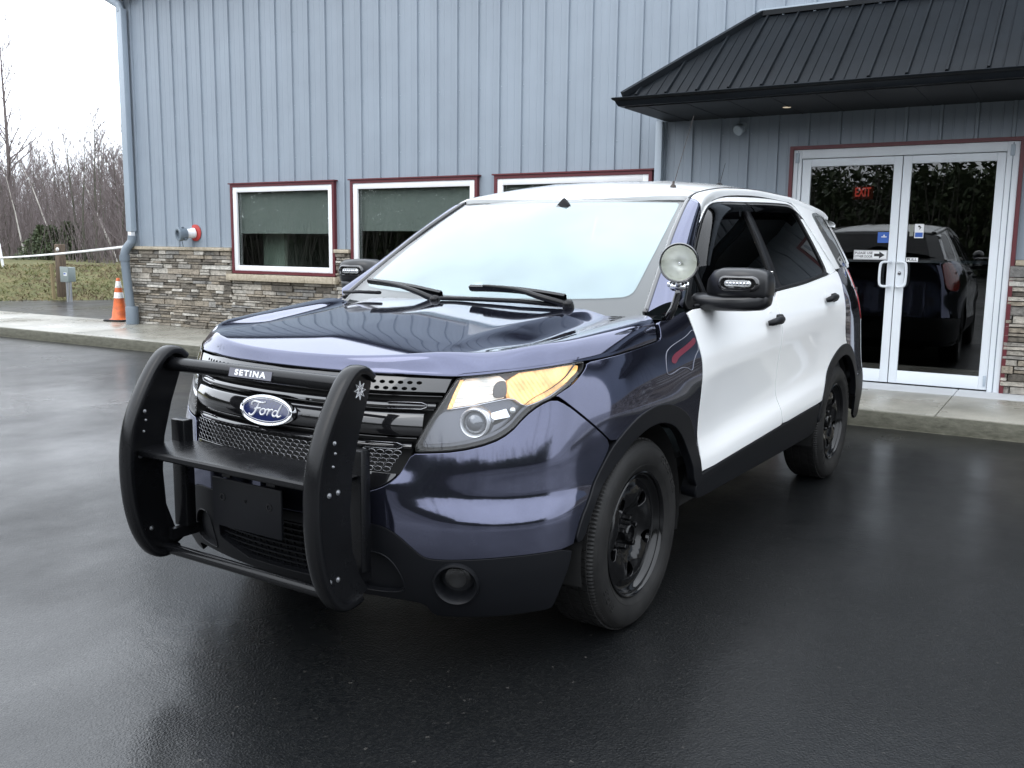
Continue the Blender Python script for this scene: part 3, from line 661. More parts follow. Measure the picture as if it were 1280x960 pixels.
# greenhouse --------------------------------------------------
def WS(u, t, off=0.):
    u = np.asarray(u, float); t = np.asarray(t, float); bx = .815*u; by = .185+.110*u*u; bz = 1.176+.006*u*u
    tx = .652*u; ty = .975+.095*u*u; tz = 1.669-.005*u*u
    bul = .020*4*t*(1-t); P = np.stack([bx+(tx-bx)*t, by+(ty-by)*t-bul*.5, bz+(tz-bz)*t+bul*.85], -1)
    return P + np.array([0, -.52, .85])*np.asarray(off)[..., None] if np.any(off) else P
u, t_ = np.meshgrid(np.linspace(-1, 1, 61), np.linspace(-.03, 1, 31), indexing='ij')
b = MB(); b.grid(WS(u, t_)); wsh = mesh_obj('windshield', b.v, b.f, M['windshield'], CAR, True)
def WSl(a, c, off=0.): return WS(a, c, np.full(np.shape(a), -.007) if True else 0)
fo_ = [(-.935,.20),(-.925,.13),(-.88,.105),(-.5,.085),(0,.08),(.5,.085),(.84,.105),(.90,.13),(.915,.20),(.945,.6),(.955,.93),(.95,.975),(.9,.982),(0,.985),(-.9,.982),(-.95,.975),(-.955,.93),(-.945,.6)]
patch('inner_film', M['fog'], wsh, WSl, fo_, sp=.05, it=1, gap=0, rim=0, depth=.0002, step=.02)  # thin pale film behind the glass, short of its edges
# black ceramic border on the inside
def wfrit(name, uu, tt, m):
    a, c = np.meshgrid(uu, tt, indexing='ij'); P = WS(a, c); P = P+np.array([0, .006, -.010]); b = MB(); b.grid(P); return mesh_obj(name, b.v, b.f, m, wsh, True)
M['frit'] = mat('black_border', (.012, .013, .014), .4)
wfrit('border', np.linspace(-1, 1, 40), np.linspace(-.03, .14, 6), M['frit']); wfrit('border', np.linspace(-1, 1, 40), np.linspace(.97, 1, 3), M['frit'])
for sd in (1, -1): wfrit('border', np.linspace(.88, 1., 5) if sd > 0 else np.linspace(-1, -.88, 5), np.linspace(-.03, 1, 20), M['frit'])
a, c = np.meshgrid(np.linspace(-.955, .955, 30), np.linspace(.86, .975, 5), indexing='ij')
# roof
def zr(y): return _zr(y)
_zr = cspline([.975, 1.05, 1.15, 1.3, 1.6, 2.0, 2.6, 3.2, 3.5, 3.62], [1.672, 1.703, 1.736, 1.768, 1.800, 1.813, 1.800, 1.760, 1.724, 1.700])
def rw(y): return np.interp(y, [.97, 1.07, 1.3, 1.6, 2.1, 2.6, 3.1, 3.5, 3.66], [.655, .655, .652, .650, .648, .643, .632, .612, .60])
def RF(x, y, off=0.):
    x = np.asarray(x, float); y = np.asarray(y, float); q = np.abs(x)/rw(y)
    z = zr(y)-(.012+.020*np.clip((y-.975)/.3, 0, 1))*q**2-.022*q**6*np.clip((y-.975)/.3, 0, 1)
    rib = .004*np.exp(-((np.abs(np.abs(x)-.30))/.02)**2)*sstep(y, 1.3, 1.5)*(1-sstep(y, 3.0, 3.2))
    return np.stack([x, y, z+rib+off], -1)
ys = np.linspace(1.09, 3.55, 40)
ro = [(x, .979+.095*(x/.652)**2) for x in np.linspace(-.64, .64, 17)] + [(float(rw(y))-.004, y) for y in ys] + [(x, 3.62-.07*(x/.6)**2) for x in np.linspace(.59, -.59, 15)] + [(-(float(rw(y))-.004), y) for y in ys[::-1]]
patch('roof', M['white'], CAR, RF, ro, sp=.035, it=0, gap=.004, step=.03, depth=.02, rim=.004)
PIc = np.array([(.822,.290,1.180),(.764,.560,1.365),(.708,.820,1.532),(.660,1.076,1.668),(.658,1.15,1.697),(.656,1.3,1.722),(.654,1.6,1.750),(.652,2.1,1.765),(.647,2.6,1.757),(.636,3.1,1.726),(.616,3.5,1.690),(.604,3.64,1.672)])
POyz = [(.47,1.195),(.64,1.315),(.835,1.450),(1.03,1.568),(1.10,1.603),(1.235,1.655),(1.60,1.712),(2.109,1.731),(2.56,1.722),(3.05,1.690),(3.42,1.658),(3.58,1.642)]
POc = np.array([tuple(G(y, z)) for y, z in POyz])
kk = np.arange(len(PIc))
fi, fo = pchip(kk, PIc), pchip(kk, POc)
def rail(k, w, lift=.0):
    a = fi(k); c = fo(k); e = np.stack([c[..., 0]-a[..., 0], c[..., 1]-a[..., 1], c[..., 2]-a[..., 2]], -1)
    bul = np.sin(np.pi*w)[..., None]*(.25*np.linalg.norm(e, axis=-1, keepdims=True))
    out = np.stack([np.full_like(k, .62), np.where(k < 3, -.25, -.02)+0*k, np.full_like(k, .75)], -1)
    return a+e*w[..., None]+out*bul
for sd in (1, -1):
    for nm, k0, k1, m in (('a_pillar', 0, 3.15, 'navy'), ('roof_rail', 3.17, len(PIc)-1, 'white')):
        K, Wd = np.meshgrid(np.linspace(k0, k1, 60), np.linspace(0, 1, 14), indexing='ij'); P = rail(K, Wd)
        P = np.concatenate([P[:, :1]+np.array([-.004, 0, -.03]), P, P[:, -1:]+np.array([-.03, 0, -.004])], 1)
        b = MB(); b.grid(P); f = b.f if sd > 0 else b.f; v = np.array(b.v)*[sd, 1, 1]
        f = [tuple(reversed(q)) for q in b.f] if sd < 0 else b.f
        mesh_obj(nm, v, f, M[m], CAR, 60)
    # ditch strip between roof and rail, and black strip beside the windshield
    b = MB(); b.tube([tuple(fi(k)+np.array([-.003, 0, -.004])) for k in np.linspace(2.9, len(PIc)-1, 60)], .008, 6); b.build('roof_ditch_moulding', M['plastic'], CAR, True, mirror=sd < 0)
    b = MB(); b.tube([tuple(fi(k)+np.array([-.004, -.002, -.001])) for k in np.linspace(0, 3.0, 40)], .011, 8); b.build('windshield_moulding', M['gloss'], CAR, True, mirror=sd < 0)
# side windows: black surround plate with the glass set into it
WB = [(.50,1.196),(.60,1.268),(.70,1.345),(.831,1.440),(1.03,1.557),(1.15,1.613),(1.235,1.645),(1.33,1.663),(1.50,1.674),(1.763,1.683),(2.1,1.697),(2.45,1.706),(2.58,1.704),(2.645,1.680),(2.668,1.62),(2.69,1.52),(2.725,1.40),(2.745,1.33),(2.725,1.292),(2.66,1.286),(2.598,1.282),(2.135,1.249),(1.60,1.225),(1.0,1.206),(.6,1.192)]
DT = [(.478,1.197),(.64,1.318),(.835,1.453),(1.03,1.570),(1.11,1.608),(1.235,1.658),(1.42,1.690),(1.60,1.706),(2.109,1.725),(2.50,1.724),(2.60,1.715),(2.68,1.685),(2.72,1.60),(2.80,1.47),(2.90,1.36),(2.96,1.315),(2.9,1.300),(2.745,1.288)] # door upper frame outer line
G1 = [(.86,1.440),(1.04,1.548),(1.16,1.603),(1.26,1.634),(1.36,1.650),(1.52,1.662),(1.70,1.668),(1.715,1.655),(1.69,1.50),(1.655,1.30),(1.645,1.245),(1.60,1.239),(1.2,1.226),(.80,1.214),(.76,1.22),(.755,1.36),(.78,1.39)]
G2 = [(1.80,1.660),(1.79,1.50),(1.765,1.30),(1.765,1.255),(1.80,1.248),(2.135,1.264),(2.6,1.296),(2.69,1.303),(2.705,1.325),(2.69,1.39),(2.655,1.52),(2.632,1.62),(2.612,1.665),(2.56,1.685),(2.45,1.690),(2.1,1.682),(1.83,1.673)]
G0 = [(.60,1.245),(.70,1.322),(.725,1.33),(.73,1.30),(.73,1.225),(.71,1.213),(.60,1.212)]
QG = [(3.00,1.668),(3.10,1.679),(3.35,1.682),(3.44,1.665),(3.50,1.58),(3.60,1.44),(3.68,1.335),(3.66,1.325),(3.40,1.322),(3.16,1.318),(3.13,1.335),(3.07,1.43),(3.01,1.55),(2.985,1.64)]
WHT = [(.478,1.197)] + DT[1:] + [(2.745,1.289),(2.70,1.284)]
QP = [(2.985,1.318),(2.93,1.362),(2.83,1.475),(2.75,1.60),(2.70,1.69),(2.63,1.722),(2.60,1.729),(3.05,1.692),(3.42,1.660),(3.56,1.648),(3.66,1.52),(3.74,1.38),(3.765,1.335),(3.4,1.332),(3.02,1.316)]
for sd in (1, -1):
    patch('door_frame', M['white'], CAR, G, [(1.00,1.552),(1.03,1.568),(1.11,1.606),(1.235,1.656),(1.42,1.688),(1.60,1.705),(2.109,1.723),(2.50,1.722),(2.60,1.713),(2.675,1.685),(2.715,1.60),(2.80,1.467),(2.90,1.355),(2.985,1.312),(2.9,1.302),(2.745,1.290),(2.748,1.330),(2.73,1.40),(2.695,1.52),(2.672,1.62),(2.650,1.682),(2.585,1.708),(2.45,1.710),(2.1,1.701),(1.763,1.687),(1.50,1.678),(1.33,1.667),(1.235,1.649),(1.14,1.615)], side=sd, it=1, off=.001, gap=.0005, sp=.02)
    wt = patch('window_surround', M['trimblack'], CAR, G, WB, [G0, G1, G2], side=sd, it=1, off=-.002, gap=.0, sp=.03, depth=.012)
    for nm, g in (('vent_glass', G0), ('front_door_glass', G1), ('rear_door_glass', G2)):
        patch(nm, M['tint'], wt, G, g, side=sd, it=1, off=-.010, gap=-.006, sp=.05, depth=.003, rim=.0)
    qp = patch('quarter_pillar', M['white'], CAR, G, QP, [[(y, z) for y, z in QG]], side=sd, it=1, off=.0, sp=.03)
    patch('quarter_glass', M['tint'], qp, G, QG, side=sd, it=1, off=-.004, gap=-.004, sp=.05, depth=.004, rim=.0)
    patch('quarter_glass_trim', M['gloss'], qp, G, QG, [[(3.04,1.650),(3.10,1.660),(3.33,1.663),(3.41,1.650),(3.47,1.575),(3.57,1.44),(3.63,1.352),(3.40,1.343),(3.17,1.340),(3.11,1.43),(3.05,1.55),(3.025,1.63)]], side=sd, it=1, off=-.001, gap=.0, sp=.04, depth=.004)
    # b-pillar edge strip and belt moulding
    b = MB(); b.tube([tuple(G(y, z, .004)) for y, z in [(.58,1.197),(1.0,1.211),(1.6,1.230),(2.135,1.254),(2.598,1.287),(2.70,1.294)]], .007, 8); b.build('belt_moulding', M['plastic'], wt, True, mirror=sd < 0)
    b = MB(); b.grid(np.stack([np.stack([G(y+dy, z, o) for y, z in [(1.655,1.24),(1.665,1.30),(1.70,1.50),(1.722,1.66)]]) for dy, o in ((0, .0), (.012, .004), (.05, .004), (.062, .0))]))
    mesh_obj('pillar_applique', np.array(b.v)*[sd, 1, 1], b.f if sd > 0 else [tuple(reversed(q)) for q in b.f], M['plastic'], wt, 40)
    # smoked rain guards over the door glass
    def guard(path_out, path_in, o_in=.026):
        a = resample(chaikin(np.array(path_out), 2, False), .02, False); tt = np.linspace(0, 1, 50)
        def rs(p):
            p = chaikin(np.array(p), 2, False); d = np.concatenate([[0], np.cumsum(np.hypot(*(p[1:]-p[:-1]).T))]); return np.stack([np.interp(tt*d[-1], d, p[:, i]) for i in (0, 1)], -1)
        o, i_ = rs(path_out), rs(path_in); rws = []
        for w in np.linspace(0, 1, 7): q = o*(1-w)+i_*w; rws.append(G(q[:, 0], q[:, 1], (.004+o_in*math.sin(w*math.pi/2))*np.ones(len(q))))
        b = MB(); b.grid(np.stack(rws)); mesh_obj('rain_guard', np.array(b.v)*[sd, 1, 1], b.f if sd > 0 else [tuple(reversed(f)) for f in b.f], M['visor'], wt, True)
    guard([(.72,1.352),(.835,1.436),(1.03,1.553),(1.15,1.609),(1.24,1.641),(1.36,1.662),(1.52,1.670),(1.745,1.678)], [(.835,1.352),(.93,1.415),(1.09,1.502),(1.18,1.547),(1.28,1.583),(1.38,1.602),(1.52,1.612),(1.745,1.620)])
    guard([(1.775,1.678),(2.1,1.690),(2.45,1.698),(2.56,1.696),(2.625,1.672),(2.645,1.62)], [(1.775,1.617),(2.1,1.628),(2.42,1.637),(2.50,1.637),(2.545,1.625),(2.60,1.60)])
# rear end
def yre(z): return np.interp(z, [1.30, 1.33, 1.40, 1.55, 1.66, 1.72], [3.80, 3.775, 3.745, 3.66, 3.585, 3.54])
zz = np.linspace(1.30, 1.675, 14); tt = np.linspace(-1, 1, 31)
P = np.array([[(t*float(gx(yre(z), z))*.998, float(yre(z))+.13*(1-t*t), z) for z in zz] for t in tt])
b = MB(); b.grid(P); mesh_obj('tailgate_glass', b.v, [tuple(reversed(f)) for f in b.f], M['tint'], CAR, True)
b = MB(); P2_ = P.copy(); b.grid(P2_[:4]); b.grid(P2_[-4:]); b.grid(P2_[:, :2]); b.grid(P2_[:, -2:]); mesh_obj('tailgate_frame', np.array(b.v)+[0, .004, 0], [tuple(reversed(f)) for f in b.f], M['gloss'], CAR, True)
sm = SMAX
tg = [(sR(3.74)+.06,.64),(sR(3.74)+.06,.90),(sR(3.74)+.14,1.0),(sR(3.74)+.14,1.28),(sR(3.74)+.06,1.305),(sR(3.74)+.06,1.325),(sm,1.325),(sm,.64)]
for sd in (1, -1): patch('tailgate', M['navy'], CAR, B, tg, side=sd, it=0, gap=.001)
# spoiler lip at roof end
b = MB(); b.grid(np.array([[(x, 3.56-.05*(x/.6)**2+dy, 1.700-.02*(x/.6)**2+dz) for x in np.linspace(-.60, .60, 25)] for dy, dz in ((-.02, .012), (.06, .005), (.115, -.012), (.12, -.025), (.10, -.035), (-.02, -.045))])); b.build('roof_spoiler', M['white'], CAR, 40)
for sd in (1, -1):   # spoiler end wing
    b = MB(); b.grid(np.array([[(sd*(.60+.10*t_**1.4), 3.50+.06*t_*0+dy, 1.68-.055*t_+dz) for t_ in np.linspace(0, 1, 8)] for dy, dz in ((-.05, .012), (.06, .004), (.11, -.012), (.10, -.03), (-.05, -.03))])); b.build('spoiler_end', M['white'], CAR, 50)
# underbody, wheel wells, interior tub
b = MB()
b.box((-.55,-.66,.24), (.55,-.50,.60)); b.box((-.62,-.72,.22), (.62,3.7,.40)); b.box((-.60,-.60,.40), (.60,.2,1.0)); b.box((-.84,.62,.30), (.84,2.30,.50)); b.box((-.80,3.38,.30), (.80,3.75,1.05)); b.box((-.88,2.36,.50), (.88,3.4,.95)) if False else b.box((-.60,2.30,.40), (.60,3.4,.95))
b.box((-.80,.08,.60), (.80,.30,1.13))
b.build('underbody', M['matte'], CAR, False)
for yc in (.02, 2.87):
    for sd in (1, -1):
        b = MB(); th = np.linspace(-.25, math.pi+.25, 26); 
        b.grid(np.array([[(sd*x, yc+.425*math.cos(a), .372+.425*math.sin(a)) for a in th] for x in (.58, .93)]))
        b.grid(np.array([[(sd*.58, yc+r*math.cos(a), .372+r*math.sin(a)) for a in th] for r in (.05, .43)])); b.build('wheel_liner', M['matte'], CAR, 40)
# interior
INT = empty('cabin', parent=CAR)
b = MB(); xs = np.linspace(-.78, .78, 24)
b.grid(np.array([[(x, y, z-.02*(x/.78)**2) for x in xs] for y, z in ((.22, 1.155), (.40, 1.165), (.62, 1.150), (.70, 1.10), (.72, .95), (.70, .70))])); o = mesh_obj('dashboard', b.v, [tuple(reversed(f)) for f in b.f], M['fabric'], INT, 50)
F = frame((.38, .80, 1.02), (0, .9, .42)); b = MB(); b.tube([tuple(F @ Vector((.185*math.cos(a), .185*math.sin(a), 0))) for a in np.linspace(0, 2*math.pi, 40, endpoint=False)], .016, 8, closed=True)
b.lathe([(.001,.03),(.06,.025),(.075,0),(.06,-.05)], 16, F @ Matrix.Rotation(math.pi, 4, 'X'))
for a in (0, math.pi, -math.pi/2): b.tube([tuple(F @ Vector((.05*math.cos(a), .05*math.sin(a), 0))), tuple(F @ Vector((.18*math.cos(a), .18*math.sin(a), 0)))], .014, 8)
b.build('steering_wheel', M['fabric'], INT, True)
for x in (-.38, .38):
    for y in (1.15, 2.10):
        st = empty('seat', parent=INT)
        b = MB(); b.box((x-.25, y, .55), (x+.25, y+.50, .72), bev=.04); b.build('cushion', M['fabric'], st, True)
        Mx = Matrix.Translation((x, y+.50, .70)) @ Matrix.Rotation(math.radians(-14), 4, 'X'); b = MB(); b.box((-.24, -.07, 0), (.24, .07, .58), Mx, .05); b.build('backrest', M['fabric'], st, True)
        b = MB(); b.box((-.13, -.05, .64), (.13, .05, .82), Mx, .04); b.tube([tuple(Mx @ Vector((-.05, 0, .55))), tuple(Mx @ Vector((-.05, 0, .68)))], .008, 6); b.tube([tuple(Mx @ Vector((.05, 0, .55))), tuple(Mx @ Vector((.05, 0, .68)))], .008, 6); b.build('headrest', M['fabric'], st, True)
b = MB(); b.box((-.86,.30,.50), (.86,3.6,.54)); b.box((-.90,.6,.54), (-.86,3.5,1.20)); b.box((.86,.6,.54), (.90,3.5,1.19)); b.box((-.60,1.2,1.64), (.60,3.5,1.67)); b.build('cabin_lining', M['fabric'], INT, False)
b = MB(); Fm = frame((0, .93, 1.575), (.1, 1, -.1)); b.box((-.12, -.032, -.012), (.12, .032, .012), Fm, .01); b.tube([(0, .93, 1.58), (0, .955, 1.64)], .008, 6); b.build('rear_view_mirror', M['plastic'], INT, True)

# wheels ------------------------------------------------------
M['iron'] = mat('brake_iron', (.05, .042, .038), .5, .6)
def wheel(yc, sd, steer=0.):
    W = empty('wheel', (sd*.845, yc, .362), parent=CAR); W.rotation_euler = (0, 0, steer)
    A = frame((0, 0, 0), (sd, 0, 0), (0, 1, 0))         # local z = outboard
    # tyre
    ri = .236; prof = [(ri-.004,.088),(ri+.004,.100),(ri+.012,.104),(.262,.114),(.285,.121),(.305,.1225),(.325,.120),(.340,.113),(.3505,.1045),(.3565,.098),(.3595,.088)]
    pr = prof + [(.3620,.06),(.3633,.03),(.3635,0)]
    pr = pr + [(r, -h) for r, h in pr[-2::-1]]
    n = 300; v = []; f = []; k = len(pr)
    for i, (r, h) in enumerate(pr):
        for j in range(n):
            a = 2*math.pi*j/n; rr = r
            if .349 < r < .3600 and (j % 2 == 0): rr = r-.0045
            if .3615 < r and False: rr = r
            v.append(tuple(A @ Vector((rr*math.cos(a), rr*math.sin(a), h))))
    for i in range(k-1):
        for j in range(n): f.append((i*n+j, i*n+(j+1) % n, (i+1)*n+(j+1) % n, (i+1)*n+j))
    ty = mesh_obj('tyre', v, [tuple(reversed(q)) for q in f], M['rubber'], W, 28)
    # tread grooves: dark circumferential channels raised by blocks
    b = MB()
    for z0, z1 in ((-.082,-.050),(-.040,-.008),(.008,.040),(.050,.082)):
        for j in range(72):
            a0 = 2*math.pi*(j+.06)/72; a1 = 2*math.pi*(j+.90)/72; sk = .012*(1 if z0 > 0 else -1)
            q = []
            for r in (.360, .3665):
                for (aa, zq) in ((a0, z0), (a1, z0), (a1+sk, z1), (a0+sk, z1)): q.append(tuple(A @ Vector((r*math.cos(aa), r*math.sin(aa), zq))))
            b.add(q, [(0,3,2,1),(4,5,6,7),(0,1,5,4),(1,2,6,5),(2,3,7,6),(3,0,4,7)])
    b.build('tread', M['rubber'], ty, False)
    # raised lettering on the sidewall
    b = MB()
    for word, a_c in (('GOODYEAR', math.radians(40)), ('EAGLE', math.radians(215))):
        tv, tf = text_mesh(word, .036, .0012, bold=.0004, spacing=1.15)
        v2 = []
        for x, y, z in tv:
            r = .312+y; a = a_c-x/.312*(1 if sd > 0 else 1); v2.append(tuple(A @ Vector((r*math.cos(a), r*math.sin(a), .1228+z-.0000-abs(r-.305)*.04))))
        b.add(v2, tf)
    b.build('sidewall_lettering', M['rubber'], ty, False)
    b = MB()
    for r_ in (.268, .338): b.lathe([(r_-.0012,.1145 if r_ < .3 else .1125),(r_,.1175 if r_ < .3 else .1155),(r_+.0012,.1145 if r_ < .3 else .1125)], 80, A)
    b.build('sidewall_rib', M['rubber'], ty, True)
    # rim barrel + flange
    rim = MB(); rim.lathe([(.240,.100),(.2415,.106),(.237,.109),(.232,.106),(.230,.094),(.2275,.094),(.224,.092),(.222,.084),(.218,.081),(.215,.074),(.209,.072),(.205,.070),(.2045,.00),(.21,-.08),(.236,-.1)], 72, A)
    rm = rim.build('rim', M['steelblack'], W, 50)
    # pressed steel disc: five broad windows, ribbed spokes, hub
    def disc(x, y, off=0.):
        x = np.asarray(x, float); y = np.asarray(y, float); r = np.hypot(x, y); a = np.arctan2(y, x)
        z = np.interp(r, [0, .055, .075, .095, .115, .15, .175, .19, .206], [.054, .054, .056, .064, .078, .086, .084, .076, .071])
        z = z+.010*np.cos(5*a)*np.clip(1-np.abs(r-.14)/.06, 0, 1)
        return np.stack([x, y, z+off], -1)
    hs = []
    for k in range(5):
        a0 = math.pi/5+2*math.pi*k/5+.3; q = []
        for t in np.linspace(0, 2*math.pi, 18, endpoint=False):
            rr = .143+.034*math.cos(t); aa = a0+(.155+.035*math.cos(t))*math.sin(t)*1.25; q.append((rr*math.cos(aa), rr*math.sin(aa)))
        hs.append(q)
    def disc2(x, y, off=0.):
        p = disc(x, y, off); a = np.arctan2(y, x); r = np.hypot(x, y)
        d = np.cos(5*(a-.3-math.pi/5)); p[..., 2] += (-.007*(d > -9)*d-0)*np.clip(1-np.abs(r-.14)/.06, 0, 1)-.010*np.cos(5*a)*np.clip(1-np.abs(r-.14)/.06, 0, 1); return p
    circ = [(.2055*math.cos(t), .2055*math.sin(t)) for t in np.linspace(0, 2*math.pi, 72, endpoint=False)]
    Vd, Fd, Nd = trimmed(disc2, circ, hs, sp=.012, it=0, gap=0, rim=.003, depth=.012, step=.008)
    Rm = np.array(A.to_3x3()); mesh_obj('rim_disc', Vd @ Rm.T, Fd, M['steelblack'], rm, True, Nd @ Rm.T)
    b = MB(); b.lathe([(.036,.050),(.036,.072),(.031,.080),(.027,.080),(.026,.070),(.0005,.068)], 30, A); b.build('hub_cap', M['steelblack'], W, 40)
    b = MB()
    for k in range(5):
        a = 2*math.pi*k/5+.3+.0; Ml = A @ Matrix.Translation((.0572*math.cos(a), .0572*math.sin(a), .054)); b.lathe([(.0125,0),(.0125,.018),(.010,.024),(.0005,.0255)], 6, Ml)
    b.build('lug_nut', M['steelblack'], W, 20)
    b = MB(); b.lathe([(.0005,.010),(.15,.010),(.155,.0),(.155,-.02)], 40, A); b.build('brake_disc', M['iron'], W, 40)
    return W
for yc, st in ((0., math.radians(0)), (2.86, 0.)):
    for sd in (1, -1): wheel(yc, sd, st)
# mirrors -----------------------------------------------------
def mxf(x, y, z): k = 1.065; return (2.401+(x-2.401)*k, -3.114+(y+3.114)*k, 1.4377+(z-1.4377)*k)
for sd in (1, -1):
    MR = empty('side_mirror', parent=CAR)
    def loft(secs, name, m, par, sm=True):
        """secs: list of (x, [ (y,z) ... ]) closed rounded loops along x"""
        b = MB(); n = 28; P = []
        for x, cy, cz, hy, hz, pw, tilt in secs:
            r = []
            for a in np.linspace(0, 2*math.pi, n, endpoint=False):
                ca, sa = math.cos(a), math.sin(a); yy = hy*math.copysign(abs(ca)**pw, ca); zq = hz*math.copysign(abs(sa)**pw, sa)
                q_ = mxf(x+tilt*zq, cy+yy, cz+zq); r.append((q_[0]*sd, q_[1], q_[2]))
            P.append(r+[r[0]])
        P = np.array(P); b.grid(P); f = b.f if sd > 0 else [tuple(reversed(q)) for q in b.f]
        v = list(map(tuple, b.v)); m_ = n+1
        f = list(f)+[tuple(range(m_-1)), tuple(len(v)-1-i for i in range(m_-1))]
        return mesh_obj(name, v, [tuple(reversed(q)) for q in f], m, par, 45)
    # arm / base sweeping out of the door corner, then head
    loft([(.895,.50,1.222,.09,.030,.8,0),(.93,.485,1.222,.085,.034,.8,0),(.97,.47,1.225,.078,.036,.7,0),(1.02,.46,1.226,.072,.034,.6,0),(1.10,.46,1.225,.070,.032,.55,0),(1.18,.462,1.228,.068,.032,.55,0),(1.235,.468,1.235,.060,.034,.6,0),(1.258,.475,1.245,.045,.028,.7,0),(1.266,.48,1.25,.02,.014,.8,0)], 'mirror_arm', M['mirror_shell'], MR)
    hdm = loft([(1.010,.485,1.275,.035,.030,.7,0),(1.020,.482,1.283,.052,.046,.6,0),(1.045,.476,1.295,.066,.060,.55,0),(1.085,.470,1.301,.074,.064,.5,0),(1.16,.468,1.302,.076,.064,.5,0),(1.225,.470,1.300,.072,.062,.5,0),(1.252,.474,1.297,.062,.056,.55,0),(1.264,.478,1.294,.046,.044,.65,0),(1.268,.482,1.292,.02,.02,.8,0)], 'mirror_shell', M['mirror_shell'], MR)
    q0, q1 = mxf(1.035, .548, 1.245), mxf(1.245, .552, 1.352); b = MB(); b.box(q0, q1, bev=.0015); b.build('mirror_glass', M['chrome'], MR, False, mirror=sd < 0)
    # light module on the front face
    q0 = mxf(1.158, .398, 1.305); F = frame((sd*q0[0], q0[1], q0[2]), (0, -1, .05), (1, 0, 0)) @ Matrix.Scale(1.065, 4); b = MB()
    def stad(hw, hh, n=12):
        p = [(hw-hh+hh*math.cos(a), hh*math.sin(a)) for a in np.linspace(-math.pi/2, math.pi/2, n)]; return p+[(-x, -y) for x, y in p]
    def ringloft(levels, name, m, par):
        b = MB(); P = [[tuple(F @ Vector((x, y, h))) for x, y in stad(hw, hh)] for hw, hh, h in levels]; P = [r+[r[0]] for r in P]; b.grid(np.array(P)); n = len(P[0]); v = b.v; f = b.f+[tuple(len(v)-n+i for i in range(n-1))]; return mesh_obj(name, v, f, m, par, 50)
    ringloft([(.085,.032,-.012),(.083,.030,.004),(.076,.024,.010),(.072,.021,.010),(.068,.018,.004)], 'light_bezel', M['gloss'], MR)
    lm = ringloft([(.054,.013,.0),(.053,.012,.010),(.050,.010,.012)], 'light_module', M['clear_lens'], MR)
    b = MB()
    for k in range(-3, 4): b.lathe([(.006,.0118),(.005,.0145),(.0005,.0155)], 10, F @ Matrix.Translation((k*.0138, 0, 0)))
    b.build('led', M['lamp_silver'], lm, True)
# spotlight ---------------------------------------------------
SP = empty('spotlight', parent=CAR)
sc_ = Vector((.972, .250, 1.3825)); F = frame(sc_, (.35, -1, .02), (1, 0, 0))
b = MB(); b.lathe([(.068,.012),(.0735,.014),(.0765,.010),(.0775,.0),(.077,-.020),(.072,-.045),(.060,-.068),(.040,-.085),(.018,-.093),(.0005,-.095)], 48, F); b.build('spotlight_shell', M['gloss'], SP, 50)
b = MB(); b.lathe([(.0685,.010),(.060,.0135),(.040,.0165),(.020,.018),(.0005,.0185)], 48, F); b.build('spotlight_lens', M['lens'], SP, True)
M['refl'] = mat('spotlight_reflector', (.90, .91, .84), .34, .85)
t = NT(M['refl']); t.bump(t.noise(t.coord('Object'), 15, 1), .22, .01)
b = MB(); b.lathe([(.068,.010),(.064,-.012),(.052,-.035),(.034,-.052),(.015,-.060),(.0005,-.061)], 48, F); mesh_obj('spotlight_reflector', b.v, b.f, M['refl'], SP, True)
b = MB(); b.tube([tuple(F @ Vector((0, 0, -.055))), tuple(F @ Vector((0, 0, -.02)))], [.008, .006], 10); b.build('spotlight_bulb', M['clear_lens'], SP, True)
b = MB(); jn = Vector((.955, .290, 1.290))
b.tube([tuple(F @ Vector((0, -.074, -.015))), tuple(jn)], .012, 12); b.lathe([(.0005,-.03),(.014,-.03),(.018,-.02),(.018,.02),(.014,.03),(.0005,.03)], 16, frame(jn, (1, .2, 0)))
for s_ in (-1, 1): b.lathe([(.0005,-.012),(.010,-.010),(.012,0),(.010,.010),(.0005,.012)], 12, frame(jn+Vector((s_*.030, s_*.008, .008)), (1, .2, 0)))
b.build('spotlight_joint', M['chrome'], SP, True)
b = MB(); b.tube([tuple(jn), (.955,.29,1.262), (.940,.285,1.205), (.925,.285,1.175), (.89,.33,1.165)], [.013, .013, .014, .017, .02], 12); b.build('spotlight_post', M['gloss'], SP, True)
# wipers ------------------------------------------------------
def wsp(x, lift=.018):     # a point lying on the windshield base area
    u = x/.80; return Vector(WS(np.array(u), np.array(0.)))
for pts_arm, pts_bl in (([(.515,.195,1.205),(.40,.165,1.232),(.28,.18,1.260),(.10,.185,1.268)], [(.02,.20,1.258),(.20,.188,1.262),(.36,.19,1.252),(.50,.20,1.236)]),
                        ([(-.14,.155,1.200),(-.25,.160,1.232),(-.38,.185,1.256),(-.53,.215,1.268)], [(-.62,.255,1.268),(-.45,.21,1.262),(-.30,.185,1.252),(-.12,.175,1.228)])):
    wp = empty('wiper', parent=CAR)
    q = chaikin(np.array(pts_arm), 3, closed=False); b = MB(); b.tube([tuple(p) for p in q], [.017-.011*i/(len(q)-1) for i in range(len(q))], 10); 
    b.lathe([(.024,-.02),(.024,.008),(.018,.018),(.0005,.022)], 16, frame(pts_arm[0], (0, -.4, 1))); b.build('wiper_arm', M['satin'], wp, 60)
    q = chaikin(np.array(pts_bl), 2, closed=False); b = MB()
    b.grid(np.array([[tuple(Vector(p)+Vector(o)) for p in q] for o in ((0, .010, -.018), (0, -.006, -.012), (0, -.014, .004), (0, 0, .012), (0, .010, .004), (0, .014, -.018))])); b.build('wiper_blade', M['satin'], wp, 60)
